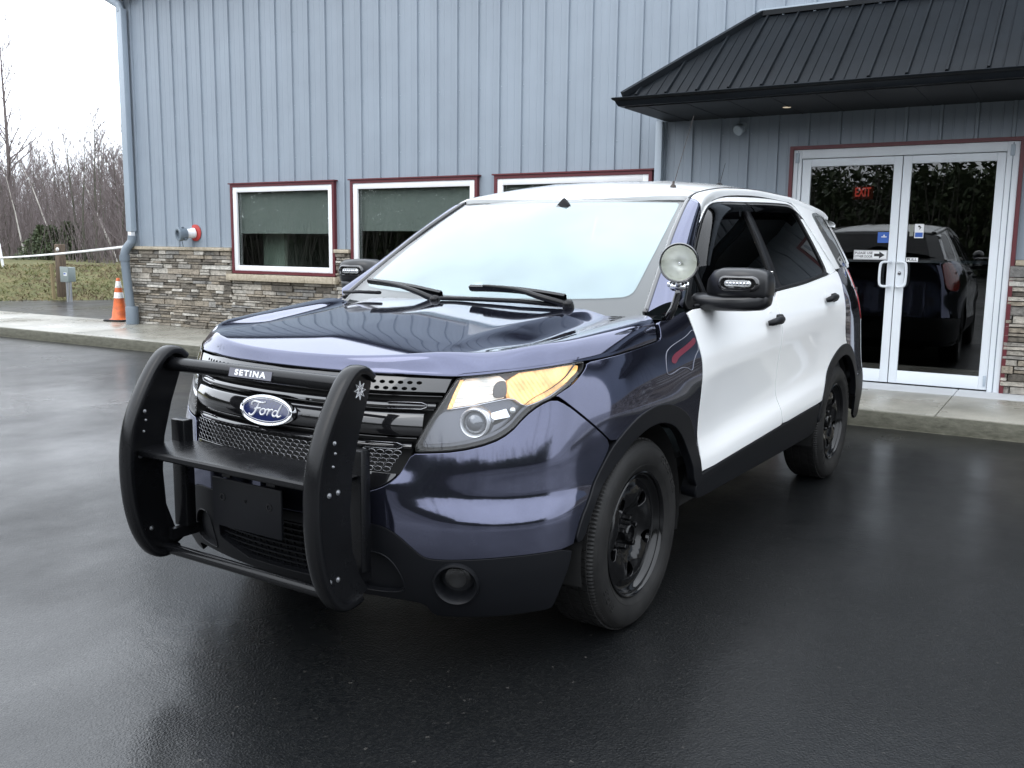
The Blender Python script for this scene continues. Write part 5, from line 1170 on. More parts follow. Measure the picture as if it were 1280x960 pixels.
b = MB(); b.box((-1.735, YW-.10, .25), (-1.655, YW-.03, 2.79), bev=.008); b.build('downspout', M['galv'], BL, 30)
# corner downspout with elbow, white coupling and pvc drain
DS = empty('corner_downspout', parent=BL)
b = MB(); b.box((-10.655, YW-.15, 1.60), (-10.525, YW-.045, 4.97), bev=.012); b.tube([(-10.59, YW-.10, 4.93), (-10.62, YW-.11, 5.03), (-11.02, YW-.22, 5.27), (-11.06, YW-.24, 5.34)], .060, 10)
b.build('upper_pipe', M['galv'], DS, 40)
b = MB(); b.box((-10.63, YW-.14, 1.50), (-10.545, YW-.06, 1.61), bev=.008); b.build('white_coupling', M['vinyl'], DS, 40)
b = MB(); b.box((-10.64, YW-.145, 1.60), (-10.54, YW-.055, 1.63), bev=.003); b.build('rubber_band', M['matte'], DS, 40)
b = MB(); q = chaikin(np.array([(-10.575,YW-.10,1.53),(-10.575,YW-.11,1.44),(-10.59,YW-.14,1.40),(-10.635,YW-.20,1.30),(-10.64,YW-.21,1.15),(-10.53,YW-.20,.15)]), 2, closed=False); b.tube([tuple(p) for p in q], .068, 16); b.lathe([(.070,.0),(.098,.0),(.098,.26),(.09,.28),(.068,.285)], 20, Matrix.Translation((-10.53, YW-.20, .142))); b.lathe([(.068,-.04),(.08,-.04),(.08,.05),(.068,.05)], 20, Matrix.Translation((-10.637, YW-.208, 1.18))); b.build('drain_pipe', M['pvc'], DS, 40)
# fire hose connection
FD = empty('fire_hose_connection', parent=BL); c = Vector((-9.20, YW, 1.585))
M['red'] = wallmat('red_paint', (.42, .045, .04), .45)
b = MB(); b.lathe([(.0005,.004),(.115,.004),(.125,.010),(.125,.018),(.11,.022),(.0005,.024)], 32, frame(c, (0, -1, 0))); b.build('wall_plate', M['red'], FD, 40)
ax = (-.28, -1, -.12); b = MB(); b.lathe([(.075,.02),(.078,.05),(.072,.06),(.068,.14),(.07,.16)], 24, frame(c+Vector((-.01, 0, .0)), ax)); b.build('neck', M['vinyl'], FD, 40)
b = MB(); Fx = frame(c+Vector((-.01, 0, .0)), ax); b.lathe([(.07,.15),(.092,.155),(.096,.17),(.096,.24),(.102,.25),(.102,.275),(.092,.285),(.070,.285),(.066,.25),(.0005,.24)], 24, Fx)
for a in (0, 2.1, 4.2): b.box((-.012, .09, .19), (.012, .118, .22), Fx @ Matrix.Rotation(a, 4, 'Z'))
b.build('swivel_cap', M['pvc'], FD, 40)
b = MB(); b.tube([tuple(Fx @ Vector((0, 0, .22))), (c.x-.06, c.y-.22, c.z-.10), (c.x-.06, c.y-.20, c.z-.21)], .006, 6); b.build('cap_chain', M['pvc'], FD, True)
# small flood lamp under the canopy, wall camera near the top corner
b = MB(); c = Vector((-.80, YW-.03, 2.69)); b.lathe([(.05,0),(.05,.02),(.0005,.025)], 20, frame(c+Vector((0, .03, .0)), (0, -1, 0))); b.lathe([(.0005,-.02),(.04,-.02),(.05,.0),(.058,.05),(.05,.06),(.0005,.058)], 20, frame(c+Vector((.0, -.06, -.02)), (-.25, -.8, -.5))); b.build('flood_lamp', M['galv'], BL, 40)
WL = empty('wall_light', parent=BL); c = Vector((-10.38, YW-.02, 5.19))
b = MB(); b.box((c.x-.09, c.y-.05, c.z-.06), (c.x+.12, c.y, c.z+.14), bev=.01); b.build('lamp_body', M['pvc'], WL, 40)
b = MB(); b.lathe([(.0005,-.05),(.05,-.05),(.07,0),(.075,.05),(.0005,.05)], 20, frame(c+Vector((-.10, -.10, -.04)), (-.4, -.9, -.3))); b.build('lamp_head', M['matte'], WL, 40)
# ================================================================ ground
# wet asphalt
m = mat('wet_asphalt', (.02, .02, .021), .5, spec=.32); t = NT(m); M['asphalt'] = m
v = t.coord('Object'); fine = t.noise(v, 160, 3, .6); mid = t.noise(v, 38, 4, .6); big = t.noise(t.coord('Object', (1, .55, 1)), .42, 6, .6); big2 = t.noise(v, 1.7, 5, .6)
vor = t.n('ShaderNodeTexVoronoi'); vor.inputs['Scale'].default_value = 120; t.l(v, vor.inputs['Vector'])
c1 = t.ramp(vor.outputs['Color'], [(.0, (.0025, .003, .0035)), (.55, (.005, .0055, .006)), (.93, (.009, .0095, .0095)), (.985, (.04, .038, .035))])
c2 = t.ramp(big, [(.35, .75), (.62, 1.25)]); mx = t.n('ShaderNodeMix', data_type='RGBA', blend_type='MULTIPLY'); mx.inputs[0].default_value = 1; t.l(c1, mx.inputs[6]); t.l(c2, mx.inputs[7]); t.l(mx.outputs[2], t.b.inputs['Base Color'])
wet = t.ramp(big, [(.40, 0.), (.60, 1.)]); 
mm = t.n('ShaderNodeMath', operation='MULTIPLY_ADD'); t.l(t.ramp(big2, [(.3, .0), (.7, 1.)]), mm.inputs[0]); mm.inputs[1].default_value = .14; 
w2 = t.n('ShaderNodeMath', operation='MULTIPLY'); t.l(wet, w2.inputs[0]); w2.inputs[1].default_value = -.20; ad = t.n('ShaderNodeMath', operation='ADD'); t.l(w2.outputs[0], ad.inputs[0]); ad.inputs[1].default_value = .42; t.l(ad.outputs[0], mm.inputs[2])
t.l(mm.outputs[0], t.b.inputs['Roughness'])
hm = t.n('ShaderNodeMath', operation='MULTIPLY_ADD'); t.l(vor.outputs['Distance'], hm.inputs[0]); hm.inputs[1].default_value = .8; t.l(fine, hm.inputs[2]); bp = t.bump(hm.outputs[0], .55, .0028)
b2 = t.n('ShaderNodeBump'); b2.inputs['Strength'].default_value = .5; b2.inputs['Distance'].default_value = .012; t.l(big2, b2.inputs['Height']); t.l(b2.outputs[0], bp.inputs['Normal'])
t.b.inputs['IOR'].default_value = 1.40; t.b.inputs['Coat IOR'].default_value = 1.33; t.b.inputs['Coat Roughness'].default_value = .10; t.l(t.ramp(t.noise(t.coord('Object', (1, .6, 1)), .33, 6, .62), [(.38, .05), (.62, .62)]), t.b.inputs['Coat Weight'])
bc = t.n('ShaderNodeBump'); bc.inputs['Strength'].default_value = .2; bc.inputs['Distance'].default_value = .0022; t.l(fine, bc.inputs['Height']); t.l(b2.outputs[0], bc.inputs['Normal']); t.l(bc.outputs[0], t.b.inputs['Coat Normal'])
b = MB(); xs = np.concatenate([np.linspace(-160, -40, 7), np.linspace(-34, 34, 35), np.linspace(40, 160, 7)]); ys_ = np.concatenate([np.linspace(-160, -34, 7), np.linspace(-30, 30, 31), np.linspace(36, 160, 7)])
b.grid(np.array([[(x, y, 0) for y in ys_] for x in xs])); o = b.build('asphalt_ground', M['asphalt'], None, True); tag(o, kind='structure')
# pavement slab with kerb, sawn joints
m = mat('damp_concrete', (.24, .225, .19), .5); t = NT(m); M['conc'] = m; v = t.coord('Object')
a = t.ramp(t.noise(v, 2.2, 8, .65), [(.3, (.20, .195, .165)), (.7, (.33, .315, .27))]); sp = t.ramp(t.noise(v, 90, 4, .7), [(.35, .82), (.7, 1.1)])
mx = t.n('ShaderNodeMix', data_type='RGBA', blend_type='MULTIPLY'); mx.inputs[0].default_value = 1; t.l(a, mx.inputs[6]); t.l(sp, mx.inputs[7])
# dry strip by the door: sharp edge of the rain line, at y > 5.98
sx = t.n('ShaderNodeSeparateXYZ'); tc = t.n('ShaderNodeTexCoord'); t.l(tc.outputs['Object'], sx.inputs[0]); ya = t.n('ShaderNodeMath', operation='MULTIPLY_ADD'); t.l(t.noise(v, 3, 3), ya.inputs[0]); ya.inputs[1].default_value = .05; t.l(sx.outputs['Y'], ya.inputs[2])
dy = t.ramp(ya.outputs[0], [(0, 0.), (1, 1.)]); st_ = t.n('ShaderNodeMapRange'); st_.inputs['From Min'].default_value = 6.02; st_.inputs['From Max'].default_value = 6.07; t.l(ya.outputs[0], st_.inputs['Value'])
sxx = t.n('ShaderNodeMapRange'); sxx.inputs['From Min'].default_value = -1.9; sxx.inputs['From Max'].default_value = -1.7; t.l(sx.outputs['X'], sxx.inputs['Value'])
ml = t.n('ShaderNodeMath', operation='MULTIPLY'); t.l(st_.outputs[0], ml.inputs[0]); t.l(sxx.outputs[0], ml.inputs[1])
m2 = t.n('ShaderNodeMix', data_type='RGBA'); t.l(ml.outputs[0], m2.inputs[0]); t.l(mx.outputs[2], m2.inputs[6]); m2.inputs[7].default_value = (.56, .58, .60, 1); t.l(m2.outputs[2], t.b.inputs['Base Color'])
rr = t.n('ShaderNodeMapRange'); rr.inputs['To Min'].default_value = .0; rr.inputs['To Max'].default_value = .5; t.l(ml.outputs[0], rr.inputs['Value']); r3 = t.ramp(t.noise(v, 1.5, 4), [(.35, .22), (.65, .42)]); ra = t.n('ShaderNodeMath', operation='ADD'); t.l(rr.outputs[0], ra.inputs[0]); t.l(r3, ra.inputs[1]); t.l(ra.outputs[0], t.b.inputs['Roughness'])
t.bump(t.noise(v, 140, 5, .7), .25, .003)
m = mat('kerb_face_concrete', (.12, .115, .085), .7); t = NT(m); M['kerb'] = m; v = t.coord('Object'); t.l(t.ramp(t.noise(t.coord('Object', (1, 1, 3)), 9, 8, .7), [(.3, (.050, .050, .034)), (.72, (.155, .15, .115))]), t.b.inputs['Base Color']); t.bump(t.noise(v, 60, 6, .7), .5, .008)
PV = empty('pavement', (0, 0, 0), PSI); tag(PV, kind='structure')
b = MB(); JX = [-16.0, -13.05, -10.0, -7.05, -4.1, -1.55, 1.42, 4.4, 7.4, 10.4, 13.5]
for a, c in zip(JX[:-1], JX[1:]):
    b.box((a+.003, 4.80, -.02), (c-.003, 6.62 if a < -10.9 else YW+.0, .14), bev=.006)
b.box((-24, 4.80, -.02), (-16.003, 5.3, .14), bev=.006)
b.build('pavement_slab', M['conc'], PV, 30)
b = MB(); b.box((-24, 4.775, -.05), (13.5, 4.7985, .134), bev=.008); b.build('kerb', M['kerb'], PV, 30)
b = MB(); b.box((-24, 4.76, -.02), (13.5, 5.0, .004)); b.build('kerb_foot', M['kerb'], PV, False)
# cone --------------------------------------------------------
cn = empty('traffic_cone', (-11.42, 6.19, .142), .3); tag(cn, 'orange traffic cone with two white bands beside the corner drain pipe', 'traffic cone')
M['orange'] = mat('cone_orange', (.62, .115, .018), .5); t = NT(M['orange']); t.l(t.ramp(t.noise(t.coord('Object'), 12, 6), [(.3, (.36, .07, .02)), (.6, (.66, .13, .025))]), t.b.inputs['Base Color'])
M['reflw'] = mat('reflective_white', (.72, .72, .70), .35); t = NT(M['reflw']); t.l(t.ramp(t.noise(t.coord('Object'), 20, 6), [(.3, (.42, .41, .38)), (.6, (.78, .78, .76))]), t.b.inputs['Base Color'])
rc = lambda z: .135-.108*(z/.70)
b = MB(); b.box((-.185, -.185, 0), (.185, .185, .028), bev=.012); b.build('cone_base', M['rubber'], cn, 40)
b = MB(); b.lathe([(.165,.028),(.150,.032),(rc(.05),.05),(rc(.33),.33),(rc(.34),.34),(rc(.50)+.004,.50),(rc(.52)+.004,.52),(rc(.70),.70),(.02,.705),(.018,.70)], 32); b.build('cone_body', M['orange'], cn, 50)
for z0, z1 in ((.375, .485), (.545, .655)):
    b = MB(); b.lathe([(rc(z0)+.0015,z0),(rc(z0)+.0035,z0+.002),(rc(z1)+.0035,z1-.002),(rc(z1)+.0015,z1)], 32); b.build('reflective_band', M['reflw'], cn, 50)
# grassy bank -------------------------------------------------
def bd(x, y): return (x+19.6)*-.909+(y-8.9)*.417
def bz(x, y):
    d = bd(x, y)+.25*math.sin(x*1.3+y*.7)+.12*math.sin(y*3.1)
    t = min(max(d/3.4, 0), 1); return -.05+.76*t**1.3*(1.6-.6*t)+.05*math.sin(x*2.1+y)*math.sin(y*1.7)*t+.03*math.sin(x*5.3)*math.sin(y*4.1)*t+.012*min(max(d-4, 0), 40)
m = mat('bank_soil', (.10, .10, .05), .95); t = NT(m); v = t.coord('Object'); t.l(t.ramp(t.noise(v, 3, 8, .7), [(.3, (.055, .06, .022)), (.5, (.10, .10, .035)), (.72, (.16, .125, .06))]), t.b.inputs['Base Color']); t.bump(t.noise(v, 14, 6, .7), .8, .06); M['soil'] = m
b = MB(); uu = np.concatenate([np.linspace(-.4, 6, 40), np.linspace(7, 60, 30)]); vv = np.linspace(-14, 60, 110)
b.grid(np.array([[(lambda X, Y: (X, Y, bz(X, Y)))(-19.6-.909*u_+.417*v_, 8.9+.417*u_+.909*v_) for v_ in vv] for u_ in uu])); f = [tuple(reversed(q)) for q in b.f]
o = mesh_obj('grass_bank', b.v, b.f, M['soil'], None, True); tag(o, kind='structure')
# grass tufts
def leafmat(name, stops, rough=.7, patch_=None):
    m = mat(name, (.1, .1, .05), rough); t = NT(m); g = t.n('ShaderNodeNewGeometry'); c = t.ramp(g.outputs['Random Per Island'], stops)
    if patch_:      # dead leaves and bare patches among the blades
        mx = t.n('ShaderNodeMix', data_type='RGBA'); t.l(t.ramp(t.noise(t.coord('Object', (1, 1, 2)), 1.1, 7, .72), [(.44, 0.), (.56, .92)]), mx.inputs[0]); t.l(c, mx.inputs[6]); mx.inputs[7].default_value = (*patch_, 1); c = mx.outputs[2]
    t.l(c, t.b.inputs['Base Color']); return m
M['grass'] = leafmat('winter_grass', [(0, (.075, .09, .022)), (.4, (.13, .14, .042)), (.7, (.21, .18, .08)), (1, (.28, .22, .12))], patch_=(.115, .08, .045))
rg = random.Random(11); V_, F_ = [], []
for i in range(26000):
    u_ = rg.uniform(-.05, 4.5)**1.0; v_ = rg.uniform(-4.5, 14) if i % 4 else rg.uniform(-12, -4.5); X, Y = -19.6-.909*u_+.417*v_, 8.9+.417*u_+.909*v_; z = bz(X, Y)
    h = rg.uniform(.025, .085)*(1.3 if rg.random() < .1 else 1); a = rg.uniform(0, 6.28); w = rg.uniform(.006, .016); lx, ly = rg.uniform(-.09, .09), rg.uniform(-.09, .09); n0 = len(V_)
    V_ += [(X-w*math.cos(a), Y-w*math.sin(a), z-.02), (X+w*math.cos(a), Y+w*math.sin(a), z-.02), (X+lx*.5+w*.6*math.cos(a), Y+ly*.5+w*.6*math.sin(a), z+h*.65), (X+lx*1.1, Y+ly*1.1, z+h*.9)]; F_ += [(n0, n0+1, n0+2), (n0, n0+2, n0+3)]
o = mesh_obj('winter_grass', V_, F_, M['grass'], None, False); tag(o, 'short yellow green winter grass on the low bank', 'grass', kind='stuff')
# posts, box, rope -------------------------------------------
M['wood'] = mat('weathered_timber', (.11, .075, .045), .85); t = NT(M['wood']); v = t.coord('Object', (8, 8, 1)); t.l(t.ramp(t.noise(v, 6, 8, .7), [(.3, (.045, .030, .022)), (.7, (.17, .125, .085))]), t.b.inputs['Base Color']); t.bump(t.noise(v, 10, 5), .6, .01)
M['lightwood'] = mat('pale_stake_timber', (.22, .17, .09), .85)
M['boxgrey'] = wallmat('grey_enclosure', (.26, .30, .29), .5)
def kx(px, y): return 2.40+(y+3.11)*(-1.871+.00262*px)
y_ = 10.15; xp = kx(80.5, y_)
pt = empty('wooden_post', (xp, y_, bz(xp, y_)-.1)); tag(pt, 'thick brown timber post with white round reflector on the grassy bank', 'post')
b = MB(); b.box((-.10, -.09, 0), (.10, .09, 1.385), bev=.02); b.build('post_shaft', M['wood'], pt, 30)
b = MB(); b.lathe([(.0005,.012),(.045,.012),(.05,.0)], 20, frame((.06, -.10, 1.255), (.3, -1, 0))); b.build('round_reflector', M['reflw'], pt, True)
y_ = 9.75; xp = kx(89.5, y_); eb = empty('electrical_box', (xp, y_, bz(xp, y_)-.05)); tag(eb, 'small grey electrical box on a metal pipe in front of the timber post', 'electrical box')
b = MB(); b.box((-.165, -.10, .58), (.165, .08, .925), bev=.012); b.build('enclosure', M['boxgrey'], eb, 30)
b = MB(); b.box((-.17, -.115, .57), (.17, -.10, .935), bev=.005); o = b.build('enclosure_door', M['boxgrey'], eb, 30)
b = MB(); b.box((-.02, -.118, .72), (.11, -.115, .80)); b.build('box_label', M['paper'], eb, False); b = MB(); b.box((-.01, -.1195, .755), (.07, -.118, .785)); b.build('label_print', M['blue'], eb, False)
b = MB(); b.tube([(-.05, -.02, 0), (-.05, -.02, .58)], .035, 10); b.tube([(.05, .0, 0), (.05, .0, .58)], .03, 10); b.build('support_pipe', M['silver'], eb, 40)
y_ = 9.9; xp = kx(69.5, y_); b = MB(); b.box((-.03, -.03, -.1), (.035, .03, .86)); o = b.build('wooden_stake', M['lightwood'], None, False); o.location = (xp, y_, bz(xp, y_)); o.rotation_euler = (0, math.radians(-2.5), 0); tag(o, 'thin pale timber stake left of the timber post on the bank', 'stake')
y_ = 10.5; xp = kx(1.5, y_); ws = MB(); ws.tube([(xp+.12, y_, .55), (xp-.03, y_, 1.36)], [.035, .03], 8); o = ws.build('white_stake', M['vinyl'], None, 40); tag(o, 'leaning white stake that holds the rope at the left edge', 'stake')
M['rope'] = mat('white_rope', (.62, .62, .60), .8)
A0 = Vector((xp, y_, .97)); A1 = Vector(W2(-10.63, YW-.2, 1.36)); b = MB(); n = 500
for ph in (0, 2.094, 4.189):
    pts = []
    for i in range(n+1):
        s_ = i/n; p = A0.lerp(A1, s_); p = p+Vector((0, 0, -.05*4*s_*(1-s_)*.5)); a = ph+i*.55; pts.append((p.x, p.y+.013*math.cos(a), p.z+.013*math.sin(a)))
    b.tube(pts, .012, 5, caps=False)
o = b.build('rope', M['rope'], None, True); tag(o, 'white twisted rope strung from the bank to the building corner', 'rope')
# bare trees -------------------------------------------------
def barkmat(name, a, c, sc=8):
    m = mat(name, a, .9); t = NT(m); t.l(t.ramp(t.noise(t.coord('Object', (1, 1, .4)), sc, 6, .7), [(.35, a), (.65, c)]), t.b.inputs['Base Color']); return m
M['bark'] = barkmat('grey_bark', (.085, .070, .066), (.17, .145, .14)); M['birch'] = barkmat('birch_bark', (.62, .60, .56), (.40, .37, .33), 14); M['twig'] = barkmat('twig_bark', (.125, .10, .098), (.23, .195, .195)); M['olive'] = barkmat('mossy_bark', (.06, .065, .045), (.11, .115, .085))
def tree_mesh(seed, H, r0, lean=(0, 0), nb=26, sub=7, start=.25, spread=.9, crooked=.05):
    rt = random.Random(seed); T = MB(); Cn = MB(); n = 9; P = []; p = Vector((0, 0, -.3)); d = Vector((lean[0], lean[1], 1)).normalized()
    for i in range(n+1):
        P.append(p.copy()); d = (d+Vector((rt.uniform(-1, 1), rt.uniform(-1, 1), 0))*crooked).normalized(); p = p+d*(H+.3)/n
    rad = [max(.008, r0*(1-(i/n)**1.15*.93)) for i in range(n+1)]; T.tube([tuple(q) for q in P], rad, 7)
    def at(t): x = t*n; i = min(int(x), n-1); return P[i].lerp(P[i+1], x-i), rad[i]+(rad[i+1]-rad[i])*(x-i)
    for k in range(nb):
        t_ = start+(1-start)*((k+rt.random())/nb)**.85; q, r = at(min(t_, .99)); az = rt.uniform(0, 6.283); el = rt.uniform(.45, 1.15); L = H*(1-t_*.75)*rt.uniform(.22, .46)*spread; dd = Vector((math.cos(az)*math.cos(el), math.sin(az)*math.cos(el), math.sin(el)))
        br = [q]; c = q.copy(); m_ = 4
        for j in range(m_): dd = (dd+Vector((rt.uniform(-.22, .22), rt.uniform(-.22, .22), .14))).normalized(); c = c+dd*L/m_; br.append(c.copy())
        rb = max(.010, r*.42); Cn.tube([tuple(w) for w in br], [max(.0045, rb*(1-j/(m_+.4))) for j in range(m_+1)], 4, caps=False)
        for s in range(sub):
            tt_ = rt.uniform(.2, 1); x = tt_*m_; j = min(int(x), m_-1); w = br[j].lerp(br[j+1], x-j); dv = (dd+Vector((rt.uniform(-1, 1), rt.uniform(-1, 1), rt.uniform(-.2, .9)))*.75).normalized(); l2 = L*rt.uniform(.22, .5); e1 = w+dv*l2*.5; e2 = e1+(dv+Vector((rt.uniform(-.4, .4), rt.uniform(-.4, .4), .25))).normalized()*l2*.5
            Cn.tube([tuple(w), tuple(e1), tuple(e2)], [max(.004, rb*.35), .005, .0028], 3, caps=False)
            for _ in range(3):
                w2_ = w.lerp(e2, rt.uniform(.3, 1)); dv2 = (dv+Vector((rt.uniform(-1, 1), rt.uniform(-1, 1), rt.uniform(-.1, .9)))).normalized(); Cn.tube([tuple(w2_), tuple(w2_+dv2*l2*rt.uniform(.25, .55))], [.0042, .0025], 3, caps=False)
    return T, Cn
def make_tree(nm, seed, H, r0, m1, m2, **kw):
    T, Cn = tree_mesh(seed, H, r0, **kw); r = empty(nm); T.build('trunk', m1, r, True); Cn.build('crown', m2, r, True); return r
def put(r, x, y, rz=0, s=1.):
    r.location = (x, y, bz(x, y)-.1); r.rotation_euler = (0, 0, rz); r.scale = (s, s, s)
def dup(root):
    c = root.copy(); COL.objects.link(c)
    for ch in root.children: q = ch.copy(); COL.objects.link(q); q.parent = c
    return c
tall = make_tree('bare_tree', 41, 8.8, .11, M['bark'], M['twig'], nb=30, sub=8, start=.28, spread=1.0, crooked=.012); put(tall, kx(21, 17), 17, 3.4); tag(tall, 'tallest bare tree rising above the woods at the left edge', 'tree')
b1 = make_tree('birch_tree', 8, 3.9, .038, M['birch'], M['twig'], nb=9, sub=4, start=.55, lean=(-.24, 0), crooked=.10); put(b1, kx(84, 15.5), 15.5, 0.55); tag(b1, 'crooked white birch leaning left behind the timber post', 'tree')
b2 = make_tree('birch_tree', 9, 3.3, .036, M['birch'], M['twig'], nb=9, sub=4, start=.6, lean=(-.08, 0), crooked=.07); put(b2, kx(36, 15), 15, 0.5); tag(b2, 'slim pale birch standing left of the timber post', 'tree')
b3 = make_tree('birch_tree', 12, 3.6, .045, M['birch'], M['twig'], nb=9, sub=4, start=.6, lean=(-.30, 0), crooked=.10); put(b3, kx(150, 16.5), 16.5, .55); tag(b3, 'leaning pale birch close to the building corner', 'tree')
protos = [make_tree('bare_tree', 20+k, H, r, M['bark'] if k % 2 else M['olive'], M['twig'], nb=nb, sub=8, start=.12, spread=sp, crooked=.05) for k, (H, r, nb, sp) in enumerate([(4.9, .052, 26, 1.0), (4.3, .042, 28, 1.1), (5.1, .058, 24, .9), (3.8, .034, 28, 1.2), (4.6, .048, 32, 1.0)])]
rt = random.Random(5); k = 0
LB = 'one of the many thin bare trees crowded together in the woods beyond the grassy bank'
for i in range(210):
    y = 15+22*((i % 120)/120)**1.3+rt.uniform(-.8, .8); px = rt.uniform(-60, 190) if i < 120 else rt.uniform(-420, -60); o = protos[k] if i < 5 else dup(protos[i % 5]); k += 1 if i < 5 else 0
    put(o, kx(px, y), y, rt.uniform(0, 6.28), rt.uniform(.75, 1.0)*(1+.012*(y-15))); tag(o, LB, 'tree', 'bare trees in the woods beyond the bank')
# evergreen shrubs under the trees
M['ever'] = leafmat('evergreen_needles', [(0, (.030, .045, .020)), (.6, (.055, .075, .032)), (1, (.085, .10, .05))])
def shrub(seed, R_, H, n):
    rs_ = random.Random(seed); V_, F_ = [], []
    for i in range(n):
        u = rs_.random(); a = rs_.uniform(0, 6.28); z = H*u; r = R_*(1-u*(.75 if R_ < 2 else .45))*(.35+.65*rs_.random()**.5)*(1+.25*math.sin(a*3+z*4)); x, y = r*math.cos(a), r*math.sin(a); s = rs_.uniform(.03, .08); n0 = len(V_)
        d = Vector((rs_.uniform(-1, 1), rs_.uniform(-1, 1), rs_.uniform(-.3, 1))).normalized()*s; e = d.orthogonal().normalized()*s*.35
        V_ += [(x, y, z), tuple(Vector((x, y, z))+d*.6+e), tuple(Vector((x, y, z))+d*1.6), tuple(Vector((x, y, z))+d*.6-e)]; F_.append((n0, n0+1, n0+2, n0+3))
    return V_, F_
for (px, y, R_, H, lab) in ((64, 15.2, 1.0, 1.25, 'dark evergreen shrub behind the timber post in the woods edge'), (94, 15.8, .8, 1.35, 'dark evergreen shrub just right of the electrical box in the woods edge')):
    V_, F_ = shrub(int(px), R_, H, 5200); rr_ = empty('evergreen_shrub'); mesh_obj('foliage', V_, F_, M['ever'], rr_, False); bb = MB(); bb.tube([(0, 0, -.2), (.05, 0, H*.8)], [.05, .015], 6); bb.build('stem', M['bark'], rr_, True); put(rr_, kx(px, y), y); tag(rr_, lab, 'shrub')
# brush that closes the woods low down
rb_ = random.Random(77); b = MB()
for i in range(7200):
    y = rb_.uniform(14.5, 34); px = rb_.uniform(-60, 200) if i % 3 else rb_.uniform(-420, -60); x = kx(px, y); z = bz(x, y); h = rb_.uniform(.6, 3.2); lx, ly = rb_.uniform(-.35, .35), rb_.uniform(-.35, .35); r = rb_.uniform(.005, .015)
    b.tube([(x, y, z-.1), (x+lx*h*.5, y+ly*h*.5, z+h*.55), (x+lx*h*1.2, y+ly*h*1.2, z+h)], [r, r*.7, .003], 3, caps=False)
o = b.build('undergrowth', M['twig'], None, True); tag(o, 'tangled bare undergrowth between the trees of the woods', 'undergrowth', kind='stuff')
# woods round the other sides of the lot, seen in the reflections
rb_ = random.Random(99); b = MB(); tm = [tree_mesh(300+k, H, .10, nb=20, sub=5, start=.15, spread=1.0) for k, H in enumerate((9, 7.5, 8.2))]
for i in range(170):
    a = math.radians(rb_.uniform(150, 395)); d = rb_.uniform(46, 68); x, y = d*math.cos(a)*1.1, d*math.sin(a)-2
    if y > 3: continue
    T, Cn = tm[i % 3]; th = rb_.uniform(0, 6.28); s_ = rb_.uniform(1.1, 1.5); cs, sn = math.cos(th)*s_, math.sin(th)*s_
    for q in (T, Cn): b.add([(x+vx*cs-vy*sn, y+vx*sn+vy*cs, vz*s_) for vx, vy, vz in q.v], q.f)
for i in range(11000):
    a = math.radians(rb_.uniform(150, 395)); d = rb_.uniform(44, 62); x, y = d*math.cos(a)*1.1, d*math.sin(a)-2
    if y > 3: continue
    h = rb_.uniform(2, 6.5); b.tube([(x, y, -.1), (x+rb_.uniform(-1.3, 1.3), y+rb_.uniform(-1.3, 1.3), h)], [.08, .012], 3, caps=False)
M['woodmass'] = barkmat('distant_bark', (.055, .052, .042), (.11, .10, .085)); o = b.build('distant_woods', M['woodmass'], None, False); tag(o, 'bare woods around the far sides of the lot', 'woods', kind='stuff')
V_, F_ = [], []
for i in range(280):
    a = math.radians(rb_.uniform(150, 395)); d = rb_.uniform(46, 64); x, y = d*math.cos(a)*1.1, d*math.sin(a)-2
    if y > 3: continue
    v2, f2 = shrub(500+i, rb_.uniform(3.4, 5.2), rb_.uniform(5.6, 7.4), 900); n0 = len(V_); s_ = 5
    V_ += [(x+p[0], y+p[1], p[2]) for p in v2]; F_ += [tuple(j+n0 for j in q) for q in f2]
# enlarge needles into boughs
V_ = np.array(V_).reshape(-1, 4, 3); c_ = V_[:, :1]; V_ = (c_+(V_-c_)*6).reshape(-1, 3)
o = mesh_obj('distant_evergreens', V_, F_, M['ever'], None, False); tag(o, 'dark evergreens among the woods around the far sides of the lot', 'woods', kind='stuff')

# ================================================================ light, camera
SC.world = bpy.data.worlds.new('World'); SC.world.use_nodes = True; nt = SC.world.node_tree; bg = nt.nodes['Background']
sky = nt.nodes.new('ShaderNodeTexSky'); sky.sky_type = 'NISHITA'; sky.sun_disc = False; EL, AZ = math.radians(48), math.radians(200); sky.sun_elevation = EL; sky.sun_rotation = AZ; sky.air_density = 1.; sky.dust_density = 4.; sky.ozone_density = 1.
# overcast: cloud layer = sky colour drained to near white, brighter overhead
tcw = nt.nodes.new('ShaderNodeTexCoord'); sep = nt.nodes.new('ShaderNodeSeparateXYZ'); nt.links.new(tcw.outputs['Generated'], sep.inputs[0])
mr = nt.nodes.new('ShaderNodeMapRange'); mr.inputs['From Min'].default_value = 0; mr.inputs['From Max'].default_value = 1; mr.inputs['To Min'].default_value = .80; mr.inputs['To Max'].default_value = 1.35; nt.links.new(sep.outputs['Z'], mr.inputs['Value'])
nz_ = nt.nodes.new('ShaderNodeTexNoise'); nz_.inputs['Scale'].default_value = 2.2; nz_.inputs['Detail'].default_value = 5; nt.links.new(tcw.outputs['Generated'], nz_.inputs['Vector'])
mr2 = nt.nodes.new('ShaderNodeMapRange'); mr2.inputs['From Min'].default_value = .3; mr2.inputs['From Max'].default_value = .7; mr2.inputs['To Min'].default_value = .88; mr2.inputs['To Max'].default_value = 1.12; nt.links.new(nz_.outputs['Fac'], mr2.inputs['Value'])
mu = nt.nodes.new('ShaderNodeMath'); mu.operation = 'MULTIPLY'; nt.links.new(mr.outputs[0], mu.inputs[0]); nt.links.new(mr2.outputs[0], mu.inputs[1])
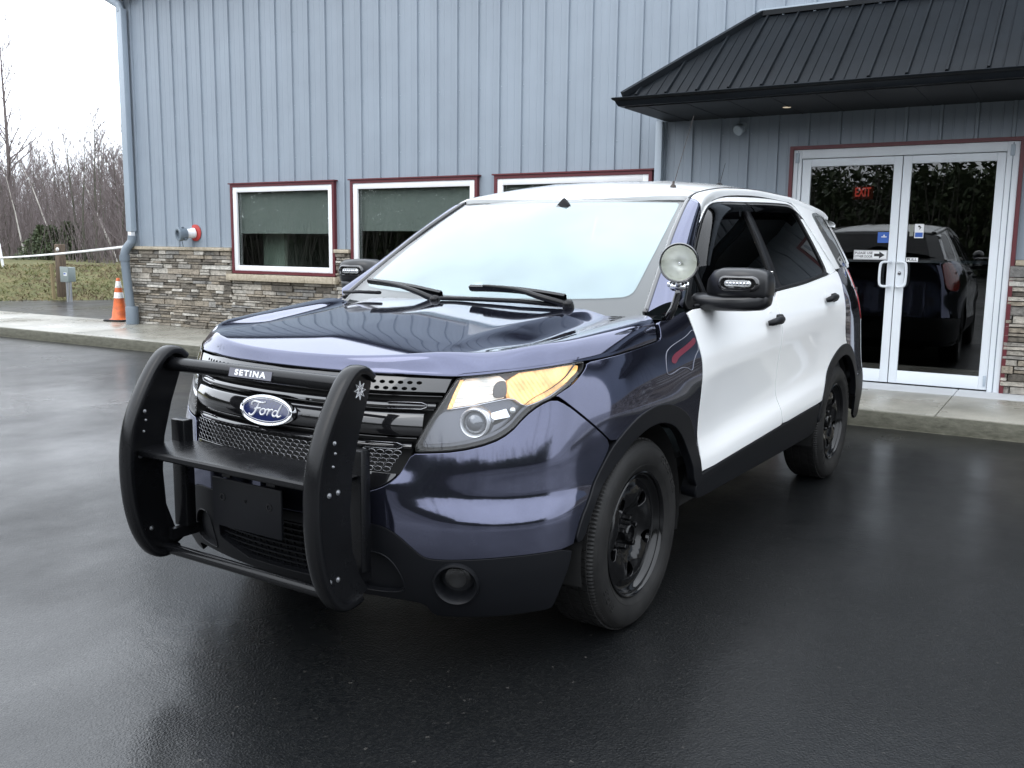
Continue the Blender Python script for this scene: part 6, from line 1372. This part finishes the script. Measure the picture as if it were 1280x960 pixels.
cl = nt.nodes.new('ShaderNodeVectorMath'); cl.operation = 'SCALE'; cl.inputs[0].default_value = (27.0, 28.6, 30.8); nt.links.new(mu.outputs[0], cl.inputs['Scale'])
mxw = nt.nodes.new('ShaderNodeMix'); mxw.data_type = 'RGBA'; mxw.inputs[0].default_value = .88; nt.links.new(sky.outputs[0], mxw.inputs[6]); nt.links.new(cl.outputs[0], mxw.inputs[7]); nt.links.new(mxw.outputs[2], bg.inputs[0]); bg.inputs[1].default_value = .10
sun = bpy.data.lights.new('sun', 'SUN'); sun.energy = .6; sun.angle = math.radians(35); sun.color = (1, .98, .95); so = bpy.data.objects.new('sun', sun); COL.objects.link(so)
dv = Vector((math.sin(AZ)*math.cos(EL), math.cos(AZ)*math.cos(EL), math.sin(EL))); so.rotation_euler = dv.to_track_quat('Z', 'Y').to_euler(); so.location = dv*30
cam = bpy.data.cameras.new('camera'); co = bpy.data.objects.new('camera', cam); COL.objects.link(co); SC.camera = co
cam.sensor_width = 36; cam.lens = 1158.68/1280*36; cam.clip_end = 1000; cam.clip_start = .05
yaw, pitch, roll = CAMR
cy, sy_ = math.cos(yaw), math.sin(yaw); cp, spp = math.cos(pitch), math.sin(pitch); f_ = Vector((-sy_*cp, cy*cp, -spp)); r_ = Vector((cy, sy_, 0)); u_ = r_.cross(f_); cr, sr = math.cos(roll), math.sin(roll); r2_ = cr*r_+sr*u_; u2_ = -sr*r_+cr*u_
co.matrix_world = Matrix(((r2_.x, u2_.x, -f_.x, CAMP[0]), (r2_.y, u2_.y, -f_.y, CAMP[1]), (r2_.z, u2_.z, -f_.z, CAMP[2]), (0, 0, 0, 1)))
SC.render.engine = 'CYCLES'; SC.cycles.max_bounces = 8; SC.cycles.transparent_max_bounces = 16; SC.cycles.caustics_reflective = False; SC.cycles.caustics_refractive = False; SC.cycles.sample_clamp_indirect = 6
SC.view_settings.view_transform = 'Standard'; SC.view_settings.look = 'None'; SC.view_settings.gamma = 1; SC.view_settings.exposure = 0; SC.render.resolution_x, SC.render.resolution_y = 1024, 768
